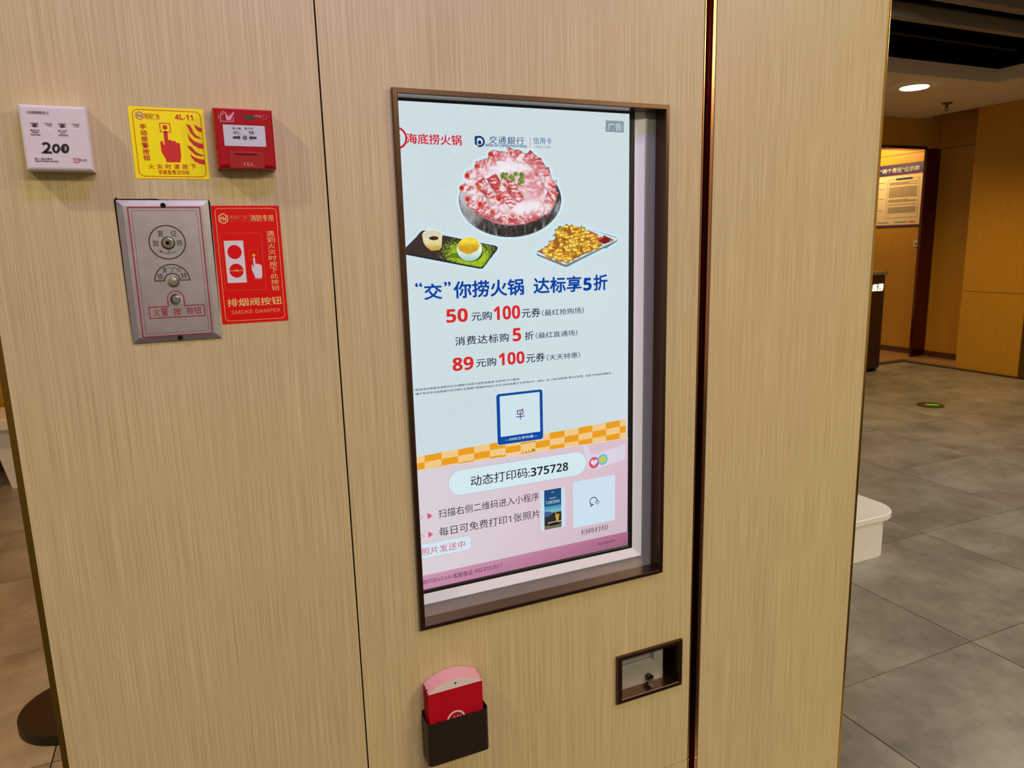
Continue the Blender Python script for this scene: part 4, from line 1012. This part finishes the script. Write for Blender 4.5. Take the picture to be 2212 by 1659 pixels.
# -- red sticker
YR = 1.2495
rs_ = thing('smoke_damper_sticker', 'red upright SMOKE DAMPER sticker with a white pointing hand, right of the steel plate', 'sticker', loc=(0.093, 1.2498, EYE-0.02))
VR = plain('red_vinyl', (222, 2, 4), 0.5, spec=0.2)
x0, x1, z0, z1 = 0.0417, 0.1440, EYE-0.1128, EYE+0.0733
box('vinyl_sheet', x0, x1, YR, YR+0.0004, z0, z1, rs_, VR)
GO = ink((240, 206, 128), 0.35); GD = ink((214, 96, 60), 0.35); WH = ink((224, 216, 224), 0.4); Yr = YR-0.0002
outline('border_line', rpoly(x0+.0055, x1-.0048, z0+.0045, z1-.0042, 0.006), 0.0006, Yr, GO, rs_)
q = W(C(1182, 255), YR); hexlogo((q.x, q.z), 0.0078, GO, Yr, rs_, 0.0014)
def RT(s, p, q, mat=GO, bold=0.0): return T(s, C(*p), C(*q), YR, mat, rs_, bold)
RT('明润广场', (1250, 263), (1428, 220), ink((226, 120, 70), .35), -0.004); RT('Minrun Plaza', (1255, 290), (1435, 272), GD, -0.01)
outline('divider', pl([C(1447, 192), C(1452, 308)], YR), 0.0004, Yr, GD, rs_, False)
RT('消防专用', (1470, 285), (1705, 214), GO, 0.006)
vcol('遇到火灾时按下此按钮', C(1640, 443), C(1717, 385), C(1695, 1012), C(1772, 958), YR, GO, rs_, -0.012)
xa, xb, za, zb = rect_of(C(1148, 410), C(1582, 410), YR); za = W(C(1420, 1010), YR).z; zb = W(C(1360, 409), YR).z; xb = W(C(1582, 410), YR).x
outline('panel_line', rpoly(xa, xb, za, zb, 0.004), 0.0005, Yr, GD, rs_)
xa, xb, za, zb = W(C(1187, 490), YR).x, W(C(1390, 487), YR).x, W(C(1335, 930), YR).z, W(C(1290, 488), YR).z
fill('white_plate_symbol', [(xa, za), (xb, za), (xb, zb), (xa, zb)], Yr, WH, rs_)
outline('white_plate_symbol', [(xa, za), (xb, za), (xb, zb), (xa, zb)], 0.0005, Yr-.0001, ink((236, 190, 110)), rs_)
q = W(C(1301, 607), YR); fill('red_dot_symbol', ell((q.x, q.z), 0.0106, 0.0110), Yr-.0002, VR, rs_)
q = W(C(1322, 803), YR); fill('red_dot_symbol', ell((q.x, q.z), 0.0106, 0.0110), Yr-.0002, VR, rs_)
outline('valve_line', [(q.x-.0106, q.z), (q.x+.0106, q.z)], 0.0008, Yr-.0003, GO, rs_, False)
T('»«', C(1307, 815), C(1340, 790), YR, GO, rs_, 0.0, lift=0.0006)
flat('hand_symbol', [C(*p) for p in ((1496, 680), (1500, 665), (1508, 662), (1515, 672), (1522, 735), (1530, 728), (1542, 730), (1548, 740), (1555, 732), (1566, 734), (1572, 744), (1580, 742), (1588, 750), (1594, 845), (1588, 880), (1520, 880), (1510, 850), (1486, 800), (1480, 745), (1488, 740), (1500, 768), (1506, 770))][::-1], Yr-.0001, WH, rs_)
outline('cuff_line', pl([C(1520, 890), C(1590, 887)], YR), 0.0006, Yr-.0001, WH, rs_, False)
q = W(C(1502, 642), YR); fill('yellow_dot_symbol', ell((q.x, q.z), 0.0024, n=20), Yr-.0002, ink((236, 190, 10)), rs_)
xa, xb, za, zb = rect_of(C(1458, 690), C(1542, 585), YR); outline('button_symbol', rpoly(xa, xb, za, zb, .001, 2), 0.0004, Yr, GD, rs_)
RT('排烟阀按钮', (1228, 1187), (1795, 1074), GO, 0.012); RT('SMOKE DAMPER', (1272, 1264), (1780, 1198), ink((238, 170, 96), .35), -0.012)

# ================================================================== CARD HOLDER AND CARDS
hx0, hx1, hz0, hz1 = 0.3342, 0.4612, EYE-0.9975, EYE-0.9058
hd = thing('card_holder', 'dark brown open metal holder on the wall below the screen, full of red cards', 'holder', loc=(0.398, 1.25, hz0))
HM = plain('brown_coated_metal', (50, 36, 28), 0.42, 0.3)
bm = bmesh.new()
def ringz(z, e, y0=1.2495, y1=1.209):
    out = []
    rr_ = 0.008-e
    for (cx, cy, a0) in ((hx0+0.008, 1.209+0.008, 180), (hx1-0.008, 1.209+0.008, 270)):
        for k in range(7):
            a = math.radians(a0+90*k/6); out.append((cx+rr_*math.cos(a), cy+rr_*math.sin(a), z))
    return [(hx0+e, 1.2495-e, z)]+out+[(hx1-e, 1.2495-e, z)]
rings = [ringz(hz0, 0.0), ringz(hz1, 0.0), ringz(hz1, 0.0012), ringz(hz0+0.002, 0.0012)]
V = [[bm.verts.new(p) for p in r_i] for r_i in rings]; n_ = len(V[0])
for a, b_ in ((0, 1), (1, 2), (2, 3)):
    for k in range(n_): bm.faces.new([V[a][k], V[a][(k+1) % n_], V[b_][(k+1) % n_], V[b_][k]])
bm.faces.new(V[0]); bm.faces.new(V[3]); bmesh.ops.recalc_face_normals(bm, faces=bm.faces)
bm_obj('pocket', bm, hd, HM)
box('back_plate', hx0+0.001, hx1-0.001, 1.2482, 1.2496, hz0, hz1+0.0085, hd, HM, 0.0006)
CRD = plain('red_card', (186, 0, 28), 0.42); CWH = plain('white_card', (226, 212, 210), 0.6); CPK = plain('pink_card_edge', (236, 176, 190), 0.6)
kx0, kx1 = W((925.3, 1502.4), 1.2135).x, W((1041.3, 1469.7), 1.2135).x
ktop = W((925.3, 1502.4), 1.2135).z; karch = W((1010, 1461), 1.2135).z-ktop
kbot = hz0+0.0035
NC = 17
def card_outline(arch, x0, x1, zt):
    out = [(x0, zt)]
    for k in range(1, 16):
        t = k/16; xx = x0+(x1-x0)*t; s_ = math.sin(math.pi*t)**0.8
        out.append((xx, zt+arch*s_))
    out.append((x1, zt)); return out
def slabm(name, poly, y0, y1, parent, mat, mats=None):
    n_ = len(poly); vs_ = [(x, y0, z) for x, z in poly]+[(x, y1, z) for x, z in poly]
    L = parent.matrix_basis.translation
    fs = [list(range(n_))[::-1], list(range(n_, 2*n_))]+[[k, (k+1) % n_, (k+1) % n_+n_, k+n_] for k in range(n_)]
    return mesh(name, vs_, fs, parent, mat)
for k in range(NC):
    y0 = 1.2135+k*0.00200; dx = 0 if k == 0 else random.uniform(-.0007, .0010); dz = (0.0 if k == 0 else 0.0004*k+random.uniform(-.0006, .0006))
    if k in (5, 6, 7): dx += 0.002
    lab = 'red card with white rounded tab and hole, front of the brown holder' if k == 0 else 'red card with pink tab edge packed behind the front card in the brown holder'
    c_ = thing('hotpot_card', lab, 'card', 'red cards in the wall holder', loc=(0.39, y0, kbot))
    o = slabm('card_body', [(kx0+dx, kbot), (kx1+dx, kbot), (kx1+dx, ktop+dz), (kx0+dx, ktop+dz)], y0, y0+0.0016, c_, CRD)
    o = slabm('card_tab', card_outline(karch, kx0+dx+0.0002, kx1+dx-0.0002, ktop+dz), y0+0.0002, y0+0.0015, c_, CWH if k == 0 else CPK)
    if k == 0:
        q = W((983.7, 1475.4), y0); fill('punched_hole', ell((q.x, q.z), 0.0022, n=18), y0-0.0001, ink((96, 40, 48)), c_)
        q = W((985.5, 1553.5), y0)
        outline('round_emblem', ell((q.x, q.z), 0.0175, n=40), 0.0034, y0-0.0002, CWH, c_)
        for (a, b_) in (((-.0085, -.010), (-.003, .0085)), ((-.0015, -.010), (.004, .0085)), ((.0062, -.006), (.0085, .0025))):
            outline('emblem_stroke', [(q.x+a[0], q.z+a[1]), (q.x+b_[0], q.z+b_[1])], 0.0018, y0-0.0002, CWH, c_, False)
        outline('emblem_stroke', [(q.x+.0085, q.z+.0050), (q.x+.0095, q.z+.0075)], 0.0018, y0-0.0002, CWH, c_, False)
        outline('crease_line', pl([(945, 1509), (1025, 1488)], y0), 0.0003, y0-0.0001, ink((168, 0, 24)), c_, False)

# ================================================================== HALL THINGS
# -- low fluted bench, right
bn = thing('fluted_bench', 'low white fluted bench with rounded top standing on the grey tiles, right', 'bench', loc=(2.6, 2.58, 0))
WB = plain('white_lacquer', (250, 246, 244), 0.4)
X0b, X1b, Y0b, Y1b, rb = 2.25, 3.075, 2.345, 2.80, 0.13
def rr2(x0, x1, y0, y1, r, n=14, side=40):
    pts = []
    for cx, cy, a0 in ((x1-r, y1-r, 0), (x0+r, y1-r, 90), (x0+r, y0+r, 180), (x1-r, y0+r, 270)):
        for k in range(n+1):
            a = math.radians(a0+90*k/n); pts.append((cx+r*math.cos(a), cy+r*math.sin(a)))
    return pts
def extr(name, poly, z0, z1, parent, mat, smooth=False):
    n_ = len(poly); vs_ = [(x, y, z0) for x, y in poly]+[(x, y, z1) for x, y in poly]
    fs = [list(range(n_))[::-1], list(range(n_, 2*n_))]+[[k, (k+1) % n_, (k+1) % n_+n_, k+n_] for k in range(n_)]
    return mesh(name, vs_, fs, parent, mat)
base = rr2(X0b, X1b, Y0b, Y1b, 0.10)
# resample the outline and scallop it into flutes
per = []; tot = 0; pts = [Vector(p) for p in base]+[Vector(base[0])]
L_ = [0]
for a, b_ in zip(pts, pts[1:]): L_.append(L_[-1]+(b_-a).length)
nfl = int(L_[-1]/0.022)
for k in range(nfl*6):
    s_ = L_[-1]*k/(nfl*6); i = max(j for j in range(len(L_)) if L_[j] <= s_); i = min(i, len(pts)-2)
    t = (s_-L_[i])/max(1e-9, L_[i+1]-L_[i]); p_ = pts[i].lerp(pts[i+1], t); d = (pts[i+1]-pts[i]).normalized(); nrm = Vector((d.y, -d.x))
    ph = (k % 6)/6; p_ = p_+nrm*(0.0045*abs(math.sin(math.pi*ph))-0.002)
    per.append((p_.x, p_.y))
extr('fluted_body', per, 0.0, 0.192, bn, WB)
extr('brass_band', rr2(X0b+.004, X1b-.004, Y0b+.004, Y1b-.004, .10), 0.192, 0.200, bn, plain('brass_band', (170, 120, 50), 0.3, 0.9))
bm = bmesh.new(); pt = rr2(X0b-.035, X1b+.035, Y0b-.035, Y1b+.035, .135)
n_ = len(pt); lay = [(0.004, .200), (0, .204), (0, .229), (.004, .233)]
VV = []
cx_, cy_ = (X0b+X1b)/2, (Y0b+Y1b)/2
for e_, z in lay: VV.append([bm.verts.new((cx_+(x-cx_)*(1-e_/0.45), cy_+(y-cy_)*(1-e_/0.25), z)) for x, y in pt])
for a in range(3):
    for k in range(n_): bm.faces.new([VV[a][k], VV[a][(k+1) % n_], VV[a+1][(k+1) % n_], VV[a+1][k]])
bm.faces.new(VV[0][::-1]); bm.faces.new(VV[3]); bm_obj('bench_top', bm, bn, WB)
# -- kiosk with lit letters
ks = thing('reception_desk', 'dark brown reception desk with glowing white letters and grey top, far right', 'desk', loc=(6.9, 6.0, 0))
KB = plain('dark_brown_panel', (44, 20, 12), 0.3)
box('desk_body', 6.40, 7.345, 5.93, 6.22, 0.04, 1.13, ks, KB, 0.003)
box('plinth', 6.42, 7.32, 5.95, 6.20, 0.0, 0.04, ks, VOID)
box('desk_top', 6.38, 7.365, 5.91, 6.24, 1.13, 1.17, ks, plain('grey_counter', (112, 104, 92), 0.35), 0.003)
kx = W((1890, 620), 5.93)
ML = lit((255, 240, 196), 2.2)
for ch, xa, xb in (('海', 7.055, 7.138), ('底', 7.144, 7.230), ('捞', 7.236, 7.322)): text(ch, xa, xb, 0.945, 1.030, 5.929, ML, ks, 0.03, 'lit_letter')
# -- notice board on the far wall
nb = thing('notice_board', 'pale public notice board with dark blue header on the far wall, past the doorway', 'notice board', loc=(8.595, 7.0, 1.7))
XN = 8.592
def ntext(s, y0, y1, z0, z1, mat, bold=0.0, X_=XN-0.0006):
    me = text_bm(s, bold); n_ = len(me.vertices); co = np.empty(n_*3); me.vertices.foreach_get('co', co); co = co.reshape(-1, 3)
    mn, mxx = co.min(0), co.max(0); o_ = np.empty_like(co)
    o_[:, 1] = y0+(co[:, 0]-mn[0])/(mxx[0]-mn[0])*(y1-y0); o_[:, 0] = X_-0.0002*np.round(co[:, 2]); o_[:, 2] = z0+(co[:, 1]-mn[1])/(mxx[1]-mn[1])*(z1-z0)
    o_ -= np.array(nb.location); me.vertices.foreach_set('co', o_.ravel()); me.update(); me.name = 'lettering'
    return link('lettering', me, nb, mat)
yA, yB, zA, zB = 6.50, 7.75, 1.68, 2.485
box('board', XN, XN+0.007, yA, yB, zA, zB, nb, plain('board_cream', (232, 214, 186), 0.5))
NB = ink((38, 30, 92)); OR = ink((206, 90, 40))
box('header', XN-0.0005, XN, yA, yB, 2.345, zB, nb, NB); box('footer', XN-0.0005, XN, yA, yB, zA, zA+0.022, nb, NB)
box('rule', XN-0.0005, XN, yA, yB, 2.337, 2.345, nb, OR); box('rule', XN-0.0005, XN, yA, yB, zA+0.022, zA+0.030, nb, OR)
WT = ink((214, 206, 214))
ntext('食品安全“两个责任”公示牌', 7.42, 6.555, 2.378, 2.440, WT, .012)
GY = ink((120, 104, 84))
def ybox(y0, y1, z0, z1, name, mat): return box(name, XN-0.0008, XN-0.0003, y0, y1, z0, z1, nb, mat)
pts_ = [(6.54, 1.80), (6.54, 2.29), (7.00, 2.29), (7.00, 1.80)]
for a, b_ in zip(pts_, pts_[1:]+pts_[:1]):
    ybox(min(a[0], b_[0])-.002, max(a[0], b_[0])+.002, min(a[1], b_[1])-.002, max(a[1], b_[1])+.002, 'box_line', GY)
ybox(6.64, 6.88, 2.277, 2.303, 'box_heading', NB)
rn = random.Random(4)
z = 2.25
while z > 1.83:
    if rn.random() < 0.12: z -= 0.022; continue
    ybox(6.565+rn.choice([0, 0, 0.0, 0.12]), 6.975, z-0.005, z+0.003, 'text_line', GY); z -= 0.0135
for z in (2.26, 2.18, 2.05, 1.9): ybox(7.05, 7.16, z-0.004, z+0.003, 'text_line', GY)
ybox(6.67, 6.86, 1.735, 1.747, 'text_line', GY); ybox(6.56, 6.65, 1.732, 1.750, 'text_line', OR); ybox(6.95, 7.12, 1.735, 1.745, 'text_line', GY)
# wall switch beside the frame
sw = thing('wall_socket', 'small round white wall fitting below the notice board, far right', 'wall fitting', loc=(8.598, 6.52, 1.46))
cyl('plate', (8.594, 6.52, 1.462), 0.042, 0.012, 'X', sw, plain('white_fitting', (226, 200, 170), 0.4), 28, bev=0.003); cyl('centre', (8.587, 6.52, 1.462), 0.016, 0.004, 'X', sw, GY, 20)
# -- ceiling light and sprinkler
cl_ = thing('ceiling_light', 'round recessed ceiling downlight glowing warm white, top right', 'ceiling light', loc=(6.41, 5.01, CZ))
o = cyl('trim_ring', (6.41, 5.01, CZ-0.004), 0.135, 0.008, 'Z', cl_, plain('light_trim', (236, 214, 160), 0.4), 40, r2=0.145)
o = cyl('diffuser', (6.41, 5.01, CZ-0.011), 0.118, 0.010, 'Z', cl_, lit((255, 250, 226), 6.0), 40)
spk = thing('sprinkler_head', 'small pendant sprinkler head under the ceiling, right of the downlight', 'sprinkler', loc=(7.54, 5.49, CZ))
SM = plain('sprinkler_metal', (120, 96, 60), 0.35, 0.8)
cyl('escutcheon', (7.54, 5.49, CZ-0.006), 0.052, 0.012, 'Z', spk, SM, 24, bev=0.003); cyl('stem', (7.54, 5.49, CZ-0.030), 0.012, 0.040, 'Z', spk, SM, 16)
for s_ in (-1, 1): box('arm', 7.54+s_*.018-.003, 7.54+s_*.018+.003, 5.487, 5.493, CZ-.075, CZ-.020, spk, SM)
cyl('deflector', (7.54, 5.49, CZ-0.077), 0.026, 0.004, 'Z', spk, SM, 20)
# -- exit marker in the floor
ex = thing('floor_exit_marker', 'round metal floor marker with a glowing green arrow on the grey tiles', 'floor light', loc=(6.21, 4.435, 0))
cyl('disc', (6.21, 4.435, 0.004), 0.115, 0.008, 'Z', ex, plain('marker_metal', (120, 92, 66), 0.3, 0.8), 40, bev=0.002)
GR = lit((70, 240, 50), 0.9)
mesh('green_arrow', [(6.175, 4.455, .0086), (6.235, 4.385, .0086), (6.27, 4.38, .0086), (6.245, 4.43, .0086), (6.195, 4.475, .0086)], [[0, 1, 2, 3, 4]], ex, GR)
q = (6.14, 4.44); cyl('screw', (q[0], q[1], .009), .008, .002, 'Z', ex, plain('bright_screw', (220, 200, 170), .2, 1), 12)
# -- stanchion behind the pillar, left
sd = thing('barrier_post', 'dark brown barrier post on a heavy round base, bottom left behind the pillar', 'barrier post', loc=(-0.50, 2.70, 0))
DBR = plain('dark_brown_coat', (44, 34, 26), 0.45, 0.0, 0.3)
cyl('base', (-0.50, 2.70, 0.019), 0.180, 0.038, 'Z', sd, DBR, 72, bev=0.003)
cyl('post', (-0.50, 2.70, 0.50), 0.019, 0.93, 'Z', sd, DBR, 24); cyl('post_cap', (-0.50, 2.70, 0.98), 0.028, 0.04, 'Z', sd, DBR, 24, bev=0.006)
# -- white table far left
tb = thing('white_counter', 'low white counter with thick top and tapering side, far left behind the pillar', 'counter', loc=(-0.9, 5.9, 0))
box('counter_top', -1.52, -0.30, 5.70, 6.20, 0.425, 0.505, tb, WB, 0.01)
mesh('counter_body', [(-1.264, 5.78, 0), (-0.55, 5.78, 0), (-0.55, 6.14, 0), (-1.264, 6.14, 0), (-1.345, 5.76, .425), (-0.45, 5.76, .425), (-0.45, 6.16, .425), (-1.345, 6.16, .425)], [[0, 1, 5, 4], [1, 2, 6, 5], [2, 3, 7, 6], [3, 0, 4, 7], [4, 5, 6, 7], [3, 2, 1, 0]], tb, WB)
# -- brass knob on the pillar's right side
kb = thing('side_knob', 'small round brass knob sticking out at the right edge of the pillar, bottom', 'knob', loc=(1.50, 1.31, 0.20))
kz = W((1818, 1568), 1.31).z
kb.location.z = kz
bm = bmesh.new(); bmesh.ops.create_uvsphere(bm, u_segments=24, v_segments=16, radius=0.024)
for v in bm.verts: v.co = Vector((1.5000+0.045*0.55+v.co.x*0.55-0.004, 1.31+v.co.y, kz+v.co.z))
bm_obj('knob_head', bm, kb, BRASS, True)
cyl('knob_stem', (1.508, 1.31, kz), 0.007, 0.022, 'X', kb, BRASS, 16)
